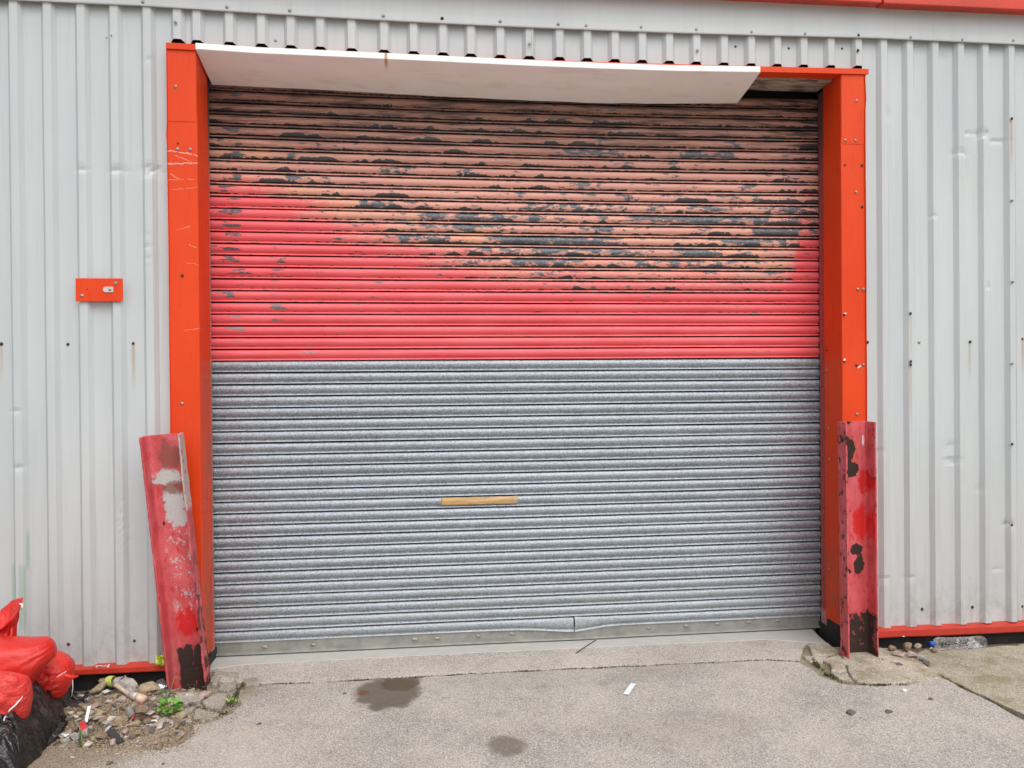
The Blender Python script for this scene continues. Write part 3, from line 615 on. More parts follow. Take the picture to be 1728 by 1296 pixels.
# torn lighter flaps of paint beside three of the rusty screws
M['flake'] = simple('paint_flake', (.75, .68, .62), .6)
for px, py, w, h, a, Y in ((1426, 529, .018, .010, .1, -.054), (1450, 619, .026, .012, -.5, -.054), (1425, 607, .012, .016, .4, -.054)):
    q = W(px, py, Y); mb = MB(); mb.add([(-w/2, 0, -h/2), (w/2, -.003, -h/3), (w/2*.9, -.004, h/2), (-w/2*.8, 0, h/3)], [(0, 1, 2, 3)])
    o = mb.build('torn_edge', M['flake'], frm); o.location = q; o.rotation_euler = (0, a, 0)
for px, py in ((1395.5, 624), (1398, 722), (1399, 775), (1399.5, 960), (1395.5, 591)):   # screws in the right reveal
    d = ray(px, py); k = (2.537-CAMP.x)/d.x; q = CAMP+d*k; o = link('screw', SCREW if py > 600 else SCREWR, frm); o.location = q; o.rotation_euler = (0, 0, -math.pi/2); o.scale = (.7,)*3

# ================================================================== ROLLER SHUTTER
sh = thing('roller_shutter', 'closed roller shutter with flaking red paint above and bare galvanised laths below', 'shutter door', (0, 0, 0))
YS = .262; PITCH = .07025; Z0 = .0885
PROF = [(0, .011), (.03, .010), (.042, -.001), (.065, -.0045), (.10, -.0075), (.16, -.0108), (.23, -.0133), (.30, -.0146), (.37, -.0150), (.44, -.0145), (.51, -.0131), (.58, -.0106), (.64, -.0074), (.69, -.0035), (.72, -.0005), (.75, .0012), (.768, .0004), (.785, -.0018), (.82, -.0052), (.865, -.0082), (.90, -.0100), (.915, -.0100), (.927, -.0060), (.935, .002), (.96, .010), (1.0, .011)]
NX = 56; X0, X1 = -1.262, 2.552
xt = W(968, 1058, YS).x; zt_ = W(968, 1058, YS).z
wood_px = W(808, 847, YS-.012); wi = None
for k in range(48):
    ztop = Z0+PITCH*(k+1); zc = ztop-PITCH/2
    galv = k < 24
    v = []; A = []; B = []
    xs = [X0+(X1-X0)*i/NX for i in range(NX+1)]
    if k == 0: xs = sorted(xs+[xt-.0035, xt+.0035, xt-.02, xt+.02, xt-.05, xt+.05])
    if k == 1: xs = sorted(xs+[xt-.03, xt+.03])
    r1 = random.random()*99; tl = random.uniform(-.0012, .0012)
    for x in xs:
        for q, y in PROF:
            z = ztop-PITCH*q + sag(x, zc) + tl*(x-.6)/1.9
            yy = YS+y + .0016*fbm(x*1.3, r1) + .004*fbm(x*.5, zc*1.1, 9)
            if galv and k > 8: yy += .0022*fbm(x*2.2, zc*3, 4)
            if k == 0:       # the lowest lath is torn and pushed down over the rail
                g = math.exp(-((x-xt)/.16)**2) if x > xt else math.exp(-((x-xt)/.22)**2)
                z -= .024*g*ss(.05, .8, q); yy -= .010*g*ss(.2, .9, q)
                if x > xt: z += .006*math.exp(-((x-xt)/.05)**2)*ss(.3, 0, q); yy -= .004*math.exp(-((x-xt)/.03)**2)
            if k == 1: yy += .004*math.exp(-((x-xt)/.2)**2)*ss(.5, 1, q)
            v.append((x, yy, z)); A.append(q); B.append(zc)
    n = len(PROF); mb = MB(); mb.keep = 1
    f = []
    for i in range(len(xs)-1):
        torn = k == 0 and abs((xs[i]+xs[i+1])/2-xt) < .003
        for j in range(n-1):
            if torn and (PROF[j][0] < .62 or PROF[j][0] > .7): continue
            f.append((i*n+j, i*n+j+1, (i+1)*n+j+1, (i+1)*n+j))
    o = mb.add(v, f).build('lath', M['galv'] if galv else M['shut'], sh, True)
    attr(o, 'lath_v', A); attr(o, 'lath_z', B)
    if k == 0: o['label'] = 'torn lowest lath bent down over the bottom rail'
    if abs(zc-wood_px.z) < PITCH/2: wi = (k, ztop)
# bottom rail with its folded lip and bolts
v = []; n = 40
for i in range(n+1):
    x = X0+(X1-X0)*i/n; w = .002*fbm(x*1.7, 4)-.006*math.exp(-((x-xt-.02)/.3)**2)
    v += [(x, YS+.012, .098), (x, YS-.001+w, .098), (x, YS-.001+w, .034), (x, YS-.020+w, .031), (x, YS-.022+w, .0225), (x, YS+.03, .0215)]
MB().add(v, [(i*6+j, (i+1)*6+j, (i+1)*6+j+1, i*6+j+1) for i in range(n) for j in range(5)]).build('bottom_rail', M['rail'], sh)
BO = MB(); v = [(0, -.004, 0)]
for r, h in ((.014, .0035), (.018, .0)):
    v += [(r*math.cos(a*math.pi/6)*1.25, -h, r*.6*math.sin(a*math.pi/6)) for a in range(12)]
BOLT = BO.add(v, [(0, 1+a, 1+(a+1) % 12) for a in range(12)]+[(1+a, 13+a, 13+(a+1) % 12, 1+(a+1) % 12) for a in range(12)]).mesh('bolt', simple('rail_bolt', (.32, .28, .24), .5, .4, .2, 50), True)
for px, py in ((447, 1092), (528.5, 1088), (700, 1079), (738, 1077.5), (807, 1073), (864, 1069.5), (1094, 1060), (1158, 1056), (1211, 1053), (1264, 1050), (1313, 1047)):
    o = link('bolt', BOLT, sh); q = W(px, py, YS-.003); q.z = min(q.z, .084); o.location = q; s = random.choice((.75, 1, .9)); o.scale = (s, 1, s); o.rotation_euler = (0, random.random()*.3, 0)
# pale wooden batten showing where a lath is cut away
def m_wood():
    t = T('split_pine'); P = t.pos(); n = t.noise(t.sc(P, (5, 30, 95)), 1, 5, .65, 1.2); n2 = t.noise(t.sc(P, (2, 9, 40)), 1, 3)
    c = t.mix(t.sm(n, .3, .7), (.42, .24, .09), (.66, .45, .22)); c = t.mix(t.mul(t.sm(n2, .55, .7), .5), c, (.33, .18, .07)); return t.out(c, .7, 0, t.bump(n, .4, .003))
xa = W(744, 848, YS).x; xb = W(873, 845, YS).x; zt = wi[1]; P = []
for i in range(25):
    x = xa+(xb-xa)*i/24
    for j in range(9):
        a = j/8; zz = zt-PITCH*(.05+.66*a) + (.004*(fbm(x*22, 3)-.2) if a == 1 else 0) + (.004*fbm(x*15, 8) if a == 0 else 0)
        P.append((x, YS-.0105-.0075*math.sin(math.pi*(.12+.76*a))+.001*fbm(x*30, a*3), zz))
mb = MB(); mb.keep = 1; mb.grid(P, 9, 25, False); o = mb.build('wooden_batten', m_wood(), sh, True)
so = o.modifiers.new('thickness', 'SOLIDIFY'); so.thickness = .004; so.offset = -1

# ================================================================== WHITE BOARD UNDER THE LINTEL
cb = thing('canopy_board', 'long white bowed board hung under the orange lintel', 'canopy board', (0, 0, 0))
fp = [(330, 83), (432, 90), (560, 95.5), (700, 102), (864, 110), (1000, 115.5), (1140, 120), (1283, 122)]
bp = [(358, 143), (432, 146.5), (560, 152.5), (700, 160.5), (864, 168.5), (1012, 174), (1130, 175), (1244, 174)]
def interp(pts, f, Y):
    q = f*(len(pts)-1); i = min(int(q), len(pts)-2); a = W(*pts[i], Y); b = W(*pts[i+1], Y); return a.lerp(b, q-i)
v = []; n = 42
for i in range(n+1):
    f = i/n; a = interp(fp, f, -.072); b = interp(bp, f, .225); b.z += .0025*fbm(f*60, 2); 
    t1 = a+Vector((0, .003, .036)); t2 = b+Vector((0, 0, .018))
    v += [t1, a+Vector((0, 0, .034)), a+Vector((0, 0, .003)), a+Vector((0, .003, 0)), a.lerp(b, .5)-Vector((0, 0, .003)), b, t2]
MB().add(v, [(i*7+j, (i+1)*7+j, (i+1)*7+(j+1) % 7, i*7+(j+1) % 7) for i in range(n) for j in range(7)]+[tuple(range(7)), tuple(range(n*7, n*7+7))[::-1]])
mb = MB(); mb.add(v, [(i*7+j, (i+1)*7+j, (i+1)*7+(j+1) % 7, i*7+(j+1) % 7) for i in range(n) for j in range(7)]+[tuple(range(7))[::-1], tuple(range(n*7, n*7+7))])
def m_white():
    t = T('white_pvc_board'); P = t.pos(); x, y, z = t.sep(P); q = W(651, 90, -.07)
    n = t.noise(P, 60, 2); nb = t.noise(P, 5, 4)
    c = t.mix(t.sm(nb, .3, .7), (.90, .885, .87), (.92, .91, .905))
    dx = t.math('ABSOLUTE', t.add(t.sub(x, q.x), t.mul(t.sub(n, .5), .01)))
    m = t.mul(t.sm(dx, .014, .003), t.sm(y, .03, -.05)); c = t.mix(t.mul(m, .85), c, (.45, .22, .02))
    sp = t.sm(t.voro(P, 14), .035, .02); c = t.mix(t.mul(sp, .8), c, (.1, .08, .07)); c = t.mix(t.mul(t.sm(t.noise(t.sc(P, (4, 14, 4)), 1, 5, .65), .5, .72), .22), c, (.55, .48, .42))
    return t.out(c, .45, Specular_IOR_Level=.3)
mb.build('board', m_white(), cb)

# ================================================================== ORANGE PLATE ON THE CLADDING
pc = W(167, 489, -.045)
pl = thing('cover_plate', 'small orange plate with a latch screwed across two ribs of the left cladding', 'wall plate', (pc.x, -.040, pc.z))
w2, h2 = .122, .063
mb = MB(); mb.prism([(-w2, -.0), (w2+.002, 0), (w2+.002, -.004), (-w2, -.004)][::-1], -h2, h2).box(-w2+.03, w2-.03, -.002, .032, -h2, -h2+.002)
mb.build('plate', M['orange'], pl, bevel=.0012)
a = W(182.5, 488.5, -.048)-pl.location; pts = []
for k in range(9): an = math.pi/2+math.pi*k/8; pts.append((a.x-.012+.015*math.cos(an), a.z+.015*math.sin(an)))
pts += [(a.x+.026, a.z-.015), (a.x+.026, a.z+.015)]
mb = MB(); mb.add([(x, -.0045, z) for x, z in pts]+[(x, -.0085, z) for x, z in pts], [tuple(range(11)), tuple(range(21, 10, -1))]+[(i, (i+1) % 11, 11+(i+1) % 11, 11+i) for i in range(11)])
mb.build('latch', simple('latch_plate', (.62, .60, .57), .4, .3, .05), pl)
screw(138, 499, -.0445, pl, 0, .9); screw(195, 478, -.0445, pl, 0, .9); screw(185.5, 488.5, -.049, pl, 0, .8)
screw(147, 488, -.0445, pl, 1, .35)

# ================================================================== STEEL POSTS
def channel(w, d, H, tf=.010, tw=.009, seed=0, rough=.0015, lip=None):
    pr = [(0, 0), (0, d-.01), (.003, d-.003), (.01, d), (w-.01, d), (w-.003, d-.003), (w, d-.01), (w, 0), (w-tf*.8, -.001), (w-tf, .002), (w-tf*1.5, d-tw-.016), (w-tf*1.5-.006, d-tw-.005), (w-tf*1.5-.018, d-tw), (tf*1.5+.018, d-tw), (tf*1.5+.006, d-tw-.005), (tf*1.5, d-tw-.016), (tf, .002), (tf*.8, -.001)]
    n = len(pr); nz = 70; v = []
    for j in range(nz+1):
        z = -.06+(H+.06)*j/nz
        for i, (x, y) in enumerate(pr):
            dx = rough*fbm(z*16, i*.3, seed, 3); dy = rough*fbm(z*12, i*.3+9, seed, 3)
            if lip and i in (7, 8, 9): dx2, dy2 = lip(z, i); dx += dx2; dy += dy2
            v.append((x+dx, y+dy, z + (.003*fbm(x*30, y*30, seed) if j == nz else 0)))
    mb = MB(); f = [(j*n+i, j*n+(i+1) % n, (j+1)*n+(i+1) % n, (j+1)*n+i) for j in range(nz) for i in range(n)]
    caps = lambda b: [(b+17, b+0, b+1, b+15), (b+15, b+1, b+2, b+14), (b+14, b+2, b+3, b+13), (b+13, b+3, b+4, b+12), (b+12, b+4, b+5, b+11), (b+11, b+5, b+6, b+10), (b+10, b+6, b+7, b+9), (b+9, b+7, b+8), (b+17, b+15, b+16)]
    return mb.add(v, f+caps(0)+caps(nz*n))
bl, br_, tlp = W(282, 1157, -.16), W(355, 1165, -.16), W(234.5, 739, -.25)
pr_ = thing('bumper_post', 'leaning pink steel post with scraped grey patches at the left jamb', 'bollard', bl, 'channel posts guarding the doorway')
zax = (tlp-bl).normalized(); xax = (br_-bl); xax = (xax-zax*xax.dot(zax)).normalized(); yax = zax.cross(xax)
pr_.matrix_world = Matrix(((xax.x, yax.x, zax.x, bl.x), (xax.y, yax.y, zax.y, bl.y), (xax.z, yax.z, zax.z, bl.z), (0, 0, 0, 1)))
lip = lambda z, i: (.004*fbm(z*14, 3), -.010*max(0, fbm(z*6, 7))-.004*abs(fbm(z*30, 1)))
channel(.205, .085, (tlp-bl).length, seed=1, rough=.0018, lip=lip).build('post', m_post('chalky_pink_post_paint', True), pr_)
br2 = W(1431, 1112, -.25)
pq = thing('bumper_post', 'upright red steel post with rust patches at the right jamb', 'bollard', (br2.x-.003, -.26, 0), 'channel posts guarding the doorway')
channel(.188, .096, W(1427, 713, -.25).z, seed=5, rough=.0012).build('post', m_post('rust_pitted_red_post_paint', False), pq)
pq.rotation_euler = (0, rad(-.35), 0)

# ================================================================== SANDBAGS AND BLACK SACK, lower left
M['bag1'] = m_bag('red_woven_bag', (.56, .016, .010), (.70, .026, .017)); M['bagS'] = m_bag('smooth_red_woven_bag', (.52, .014, .009), (.62, .020, .013), .2); M['bag2'] = m_bag('pale_red_woven_bag', (.58, .028, .022), (.70, .05, .042))
M['thread'] = simple('seam_thread', (.72, .45, .42), .8)
M['whitetie'] = simple('white_tie', (.78, .72, .70), .7)
def frame(pxa, pxb, Ya, Yb):
    return W(*pxa, Ya), W(*pxb, Yb)
def pillow(name, label, c, U, V, N, mat, pin=.45, wr=.012, seed=0, flat=0, rnd=1, taper=0, nu=56, nv=36, group='red sandbags heaped against the cladding'):
    # c centre; U, V half axes; N half thickness vector; flat = length of sewn flat ends along u
    def pt(u, v, s):
        e = max(0, 1-abs(u)**(2.6))*max(0, 1-abs(v)**2.6); t = e**pin
        ends = ss(1, 1-flat, abs(u)) if flat else 1
        t *= ends
        pinch = 1-.10*abs(u)**3*(abs(v)**2)-.06*(1-abs(v))
        p = c + U*(u*(1-rnd*.42*v*v)**.5) + V*(v*pinch*(1-rnd*.5*u*u)**.5*(1-taper*ss(.1, 1, u))) + N*(s*t)
        w = wr*t*(fbm(u*2.1+seed, v*2.3, seed) + .6*fbm(u*5+seed, v*(7 if abs(u) > .5 else 4), seed+s))
        gath = wr*.9*ss(.35, 1, abs(u))*math.sin(v*19+seed+3*fbm(u*2, v*3, seed))*t*(1-abs(v))
        return p + N.normalized()*(s*(w+gath))
    us = [math.sin((i/nu-.5)*math.pi) for i in range(nu+1)]; vs = [math.sin((j/nv-.5)*math.pi) for j in range(nv+1)]
    mb = MB(); n = nu+1
    mb.grid([pt(u, v, 1) for v in vs for u in us], n, nv+1); mb.grid([pt(u, v, -1) for v in vs for u in us], n, nv+1, True)
    root = thing(name, label, 'sandbag', c, group)
    mb.v = [tuple(Vector(p)-c) for p in mb.v]
    o = mb.build('sack', mat, root, True)
    bm = bmesh.new(); bm.from_mesh(o.data); bmesh.ops.remove_doubles(bm, verts=bm.verts, dist=.0006); bmesh.ops.recalc_face_normals(bm, faces=bm.faces); bm.to_mesh(o.data); bm.free()
    return root, lambda u, v, s: pt(u, v, s)-c
# big bag lying diagonally
c = W(-4, 1134, -.66); U = W(93, 1087, -.60)-c; V = Vector((-.35, -.05, 1)).normalized(); V = (V-U.normalized()*V.dot(U.normalized())).normalized()*.155; N = -(U.cross(V)).normalized()*.135
if N.y > 0: N = -N
pillow('sandbag', 'plump smooth red sandbag lying diagonally beneath the tied bag neck', c, U, V, N, M['bagS'], .46, .007, 1, rnd=.4, taper=.55)
# bag behind with the sewn flat edge and tail towards the right
c = W(72, 1139, -.40); U = Vector((.150, -.06, -.015)); V = Vector((.02, .02, .115)); N = Vector((-.02, -.125, .01))
r_, pt = pillow('sandbag', 'wrinkled red sandbag with a sewn hem and tail lying on the black sack', c, U, V, N, M['bag1'], .5, .014, 4, rnd=.62)
MB().tube([W(x, y, Y)-c for x, y, Y in ((66, 1164, -.565), (74, 1173, -.57), (80, 1160, -.58), (88, 1149, -.59), (100, 1140, -.58), (112, 1133, -.56))], .0032, 5).build('hem_thread', M['thread'], r_, True)
# hem: flat flap of cloth from the front seam
FD = Vector((.004, -.045, .006))
fl = [(W(66, 1163, -.515), W(75, 1175, -.53)), (W(76, 1156, -.53), W(78, 1173, -.545)), (W(84, 1148, -.535), W(86, 1157, -.55)), (W(98, 1138, -.535), W(101, 1144, -.55)), (W(113, 1130, -.52), W(114, 1136, -.53)), (W(124, 1134, -.50), W(128, 1143, -.51)), (W(139, 1136, -.49), W(137, 1139, -.495))]
mb = MB(); P = []
for a, b in fl: P += [a-c+FD, a.lerp(b, .5)-c+FD+Vector((0, -.006, 0)), b-c+FD]
o = mb.grid(P, 3, len(fl)).build('hem', M['bag1'], r_, True); so = o.modifiers.new('thickness', 'SOLIDIFY'); so.thickness = .003
# bag at the lower left edge with a pale seam
c = W(-22, 1196, -.86); U = Vector((.05, -.02, .175)); V = Vector((.165, .03, -.03)); N = Vector((.02, -.10, .02))
r_, pt = pillow('sandbag', 'faded red sandbag with a pale stitched seam at the lower left edge', c, U, V, N, M['bag2'], .5, .015, 9, rnd=.5)
sp = [(38, 1146, -.86), (44, 1158, -.87), (40, 1168, -.89), (36, 1178, -.90), (27, 1189, -.92), (16, 1199, -.94), (8, 1210, -.95), (5, 1222, -.95), (7, 1234, -.94), (4, 1246, -.93)]
MB().tube([W(*p)-c for p in sp], .0035, 5).build('seam', M['whitetie'], r_, True)
# tied bag with its neck flaring open
nb_ = W(5, 1085, -.52); root = thing('sandbag', 'red sandbag with its tied neck flaring open at the left edge', 'sandbag', nb_, 'red sandbags heaped against the cladding')
rings = [((-45, 1140), .02, .02), ((-40, 1130), .13, .11), ((-28, 1112), .135, .11), ((-16, 1094), .105, .085), ((-2, 1078), .072, .06), ((7, 1066), .052, .045), ((10, 1060), .046, .040), ((11, 1053), .056, .05), ((11, 1046), .070, .066), ((11, 1041), .084, .08), ((11, 1037), .092, .088), ((11, 1037), .086, .082), ((11, 1043), .066, .062), ((11, 1050), .045, .04), ((10, 1056), .02, .02)]
P = []; n = 72
A0, B0 = Vector((1, 0, 0)), Vector((0, 1, .05)); A1, B1 = Vector((.80, -.05, .60)), Vector((-.25, .86, .42))
for i, ((px, py), a, b) in enumerate(rings):
    q = W(px, py, -.52); f = ss(4, 9, i); A = A0.lerp(A1, f).normalized(); B = B0.lerp(B1, f).normalized()
    for k in range(n+1):
        an = 2*math.pi*k/n; pl_ = (.15 if 3 <= i <= 7 else .06 if i > 7 else .03)*math.sin(an*11+i*.2+2*math.sin(an))*(.6+.5*fbm(an*2, i*.2)) + .10*fbm(math.cos(an)*1.5, math.sin(an)*1.5, i*.2)
        r1 = 1+pl_
        P.append(q-nb_+A*(a*r1*math.cos(an))+B*(b*r1*math.sin(an)))
mb = MB(); mb.grid(P, n+1, len(rings)).build('sack', M['bag1'], root, True)
tie = [W(x, y, Y)-nb_ for x, y, Y in ((22, 1056, -.565), (19, 1062, -.575), (20, 1069, -.58), (16, 1077, -.585), (17, 1085, -.585), (15, 1092, -.59), (18, 1097, -.59))]
MB().tube(tie, [.004, .006, .005, .004, .003, .006, .002], 6).build('tie', M['bag1'], root, True)
MB().tube(tie[-3:], [.0035, .006, .002], 6).build('tie_end', M['whitetie'], root, True)
MB().tube([W(x, y, -.565)-nb_ for x, y in ((32, 1018.5), (37, 1020), (38, 1026), (36, 1029))], [.002, .005, .004, .002], 6).build('tie_end', M['whitetie'], root, True)

def m_black():
    t = T('black_sheet_plastic'); P = t.obj(); n = t.math('ABSOLUTE', t.sub(t.noise(t.sc(P, (6, 9, 4)), 1, 3, .5, 1.2), .5)); f = t.noise(t.sc(P, (26, 9, 30)), 1, 4, .6, .8)
    d = t.sm(t.noise(P, 8, 4, .6), .55, .75); c = t.mix(t.mul(d, .5), (.010, .010, .011), (.07, .062, .05))
    return t.out(c, t.lin(d, 0, 1, .20, .45), 0, t.bump(t.add(t.mul(n, 1.8), t.mul(f, .35)), .9, .03), Specular_IOR_Level=.6)
def wrinkle(x, y, s): 
    a = 1-abs(fbm(x*4.2+s, y*2.0, s, 4)); b = 1-abs(fbm(x*9, y*4.5+s, s, 3)); return .085*a+.03*b-.09
bo = Vector((-2.2, -.6, 0)); root = thing('plastic_sack', 'black crumpled plastic sack under the red sandbags', 'sack', bo)
P = []; nu, nv = 80, 70
for j in range(nv+1):
    for i in range(nu+1):
        u = -1+2*i/nu; w = -1+2*j/nv
        xr = -1.745+.035*ss(-.4, -1.0, (-.62+.46*w))+.02*fbm(w*3, 2); xl = -2.5
        x = xl+(xr-xl)*(i/nu); y = -.63+.45*w
        H = .30-.20*ss(-.75, -.2, y)-.10*ss(-2.0, -1.74, x)
        e = (max(0, 1-max(0, u)**7)*max(0, 1-abs(w)**7))**.5
        z = H*e + (wrinkle(x, y, 3))*min(1, e*1.6) 
        ox = .035*fbm(z*9, y*4, 4)*e
        P.append(Vector((x+ox*(1 if u > .3 else 0), y+.03*fbm(x*6, z*8, 7)*e, max(-.004, z)))-bo)
mb = MB(); mb.grid(P, nu+1, nv+1).build('sack', m_black(), root, True)
# loose fold of the same sheet hanging down the right end
P = []
for i in range(15):
    f = i/14
    for j in range(8):
        g = j/7; x = -1.80+.075*f**1.4+.02*math.sin(f*6+g*3)+.012*fbm(f*4, g*4, 2); y = -.96+.42*g+.03*fbm(f*3, g*2); z = .225-.215*f**.8-.10*g*(1-f)+.02*fbm(f*5, g*6, 1)
        P.append(Vector((x, y, max(.004, z)))-bo)
o = MB().grid(P, 8, 15).build('sack_fold', bpy.data.materials['black_sheet_plastic'], root, True); so = o.modifiers.new('thickness', 'SOLIDIFY'); so.thickness = .003

# ================================================================== RUBBLE HEAP
def mound(x, y):
    e = ss(-.86, -.50, y+.30*(x+1.75))*ss(-1.02, -1.38, x+.10*(y+.4))*ss(-2.6, -2.0, x+.4)
    return -.012 + .085*e*(.65+.5*fbm(x*2.5, y*2.5, 3)) + .012*e*fbm(x*14, y*14, 5) - .10*ss(-.25, -.13, y) - .035*e*ss(-.5, -.2, y)
M['mound'] = m_concrete('rubble_soil', (.055, .038, .022), (.30, .23, .15))
P = []; nu, nv = 110, 90
for j in range(nv+1):
    for i in range(nu+1):
        x = -2.25+1.25*i/nu; y = -1.0+.90*j/nv; P.append((x, y, mound(x, y)))
mb = MB(); mb.keep = 1; o = mb.grid(P, nu+1, nv+1).build('rubble_soil', M['mound'], None, True); tag(o, kind='structure')
STM = [simple('stone_'+n, c, .9, 0, .35, 45, .35) for n, c in (('tan', (.30, .235, .15)), ('brown', (.20, .145, .09)), ('grey', (.30, .28, .25)), ('pale', (.46, .42, .36)), ('dark', (.12, .105, .09)), ('pinkish', (.34, .25, .22)))]
def stone_mesh(seed, mat, n=16, flat=.6, sub=False):
    r = random.Random(seed); bm = bmesh.new()
    for k in range(n):
        v = Vector((r.gauss(0, 1), r.gauss(0, 1), r.gauss(0, 1))).normalized()*r.uniform(.82, 1); bm.verts.new((v.x, v.y*.75, v.z*flat))
    bmesh.ops.convex_hull(bm, input=bm.verts); bmesh.ops.delete(bm, geom=[v for v in bm.verts if not v.link_faces], context='VERTS')
    bmesh.ops.bevel(bm, geom=bm.edges[:], offset=.05, segments=1, affect='EDGES', clamp_overlap=True)
    bmesh.ops.recalc_face_normals(bm, faces=bm.faces)
    me = bpy.data.meshes.new('stone'); bm.to_mesh(me); bm.free(); me.materials.append(mat); return me
SM = [[stone_mesh(100+i*7+j, STM[i], 15, .5+.1*(j % 3)) for j in range(4)] for i in range(6)]
def on_mound(px, py):
    g = G(px, py, .03)
    for _ in range(3): g = G(px, py, max(-.0, mound(g.x, g.y)))
    return g
def stone(px, py, wpx, hpx, kind, label, group='stones in the rubble heap', rot=None, z=None, yaw=None, cat='stone', sink=.35, name='stone', me=None):
    g = on_mound(px, py) if z is None else G(px, py, z)
    d = (g-CAMP).length; s = wpx*d/FPX/2; h = hpx*d/FPX/2
    o = link(name, me or random.choice(SM[kind])); o.location = (g.x, g.y, g.z+h*(1-sink)*.6); o.scale = (s, s*.95, h/.55)
    o.rotation_euler = (random.uniform(-.15, .15), rot if rot is not None else random.uniform(-.2, .2), yaw if yaw is not None else random.uniform(-.5, .5))
    if label: tag(o, label, cat, group)
    return o
GR = 'stones in the rubble heap'
stone(253, 1168, 46, 25, 0, 'largest flat tan stone beside the foot of the leaning post', rot=.1, yaw=.1)
stone(178, 1152, 24, 12, 0, 'tan stone behind the dirty glove under the red trim')
stone(163, 1168, 44, 16, 0, 'long tan slab of stone left of the wooden handle', rot=-.45, yaw=.2)
stone(191, 1180, 20, 13, 0, 'round tan stone just below the wooden handle')
stone(272, 1154, 20, 12, 4, 'dark rounded stone in the shadow left of the leaning post foot')
stone(166, 1212, 22, 16, 0, 'squarish tan stone in the middle of the rubble heap')
stone(176, 1219, 17, 13, 1, 'brown stone touching the squarish tan stone in the heap')
stone(152, 1207, 15, 12, 2, 'grey brown stone left of the squarish tan stone')
stone(200, 1225, 30, 10, 1, 'wide low brown stone at the front of the heap')
stone(219, 1206, 12, 26, 2, 'upright grey stone left of the red rod')
stone(147, 1242, 26, 14, 2, 'grey lump of concrete beside the red scrap')
stone(126, 1247, 20, 14, 2, 'grey rubble lump at the front left by the grass blade')
stone(110, 1252, 16, 12, 2, 'small grey lump beside the black sack edge')
stone(240, 1200, 24, 14, 1, 'brown stone behind the red rod', sink=.5)
stone(232, 1188, 18, 10, 1, 'brown stone under the tip of the wooden handle', sink=.4)
stone(118, 1204, 12, 9, 3, 'pale chip on the left side of the heap')
stone(128, 1210, 12, 8, 3, 'pale pinkish chip on the left side of the heap')
stone(150, 1184, 14, 9, 2, 'grey stone on the upper left of the heap')
stone(138, 1176, 13, 10, 3, 'pale broken stone at the upper left of the heap')
stone(318, 1176, 16, 9, 3, 'pale stone in front of the leaning post foot', z=.02)
stone(344, 1176, 26, 14, 5, 'curved pinkish stone leaning on the right flange of the leaning post', z=.02, rot=-.4)
stone(262, 1214, 18, 9, 2, 'grey shard beside the low green weed')
stone(155, 1232, 12, 9, 2, 'grey stone above the red scrap')
RUB = []
rr = random.Random(5)
while len(RUB) < 262:
    x = rr.uniform(-2.0, -1.12); y = rr.uniform(-.92, -.14); m = mound(x, y)
    if m < .0 or y > -.2 or (x < -1.72 and y < -.2 and x < -1.72-.0): continue
    if rr.random() > .35+.65*ss(0, .05, m): continue
    o = link('rubble_chip', rr.choice(SM[rr.choice((0, 0, 1, 1, 1, 2, 2, 3, 4, 5))])); s = rr.choice((.008, .009, .010, .012, .014, .018, .022, .028, .034))*rr.uniform(.8, 1.25)
    o.location = (x, y, m+s*.25); o.scale = (s, s*rr.uniform(.7, 1.1), s*rr.uniform(.7, 1.1)); o.rotation_euler = (rr.uniform(-.4, .4), rr.uniform(-.4, .4), rr.uniform(0, 6.28))
    tag(o, 'small chip of broken stone in the rubble heap by the black sack', 'stone chip', 'small chips in the rubble heap'); RUB.append(o)
# grit: nobody could count it
def grit(name, n, fn, mat, smin, smax, seed):
    r = random.Random(seed); mb = MB(); k = 0
    while k < n:
        q = fn(r)
        if not q: continue
        x, y, z = q; s = r.uniform(smin, smax)*(1 if r.random() < .9 else 1.6); a = r.random()*6.28; k += 1
        ps = [Vector((math.cos(a+i*1.57+r.uniform(-.4, .4))*s, math.sin(a+i*1.57+r.uniform(-.4, .4))*s*.8, r.uniform(-.2, .2)*s)) for i in range(4)]+[Vector((r.uniform(-.2, .2)*s, r.uniform(-.2, .2)*s, s*.75))]
        mb.add([p+Vector((x, y, z+s*.2)) for p in ps], [(0, 1, 4), (1, 2, 4), (2, 3, 4), (3, 0, 4)])
    o = mb.build(name, mat); return tag(o, kind='stuff')
def heap_pt(r):
    x = r.uniform(-2.1, -1.08); y = r.uniform(-1.05, -.13); m = mound(x, y)
    if m < -.008:
        if r.random() > .10 or x > -1.2: return None
        m = 0
    return x, y, max(m, 0)
grit('grit', 2600, heap_pt, STM[0], .0022, .0055, 1); grit('grit', 1500, heap_pt, STM[3], .0018, .0042, 2); grit('grit', 1300, heap_pt, STM[4], .002, .005, 3)
pth = [Vector(p) for p in crackL]
def edge_pt(r):
    g = G(r.uniform(262, 398), r.uniform(1165, 1218)); return (g.x, g.y, .006) if r.random() < .8 else None
grit('grit', 260, edge_pt, STM[3], .0018, .004, 4); grit('grit', 150, edge_pt, STM[4], .0018, .005, 5)

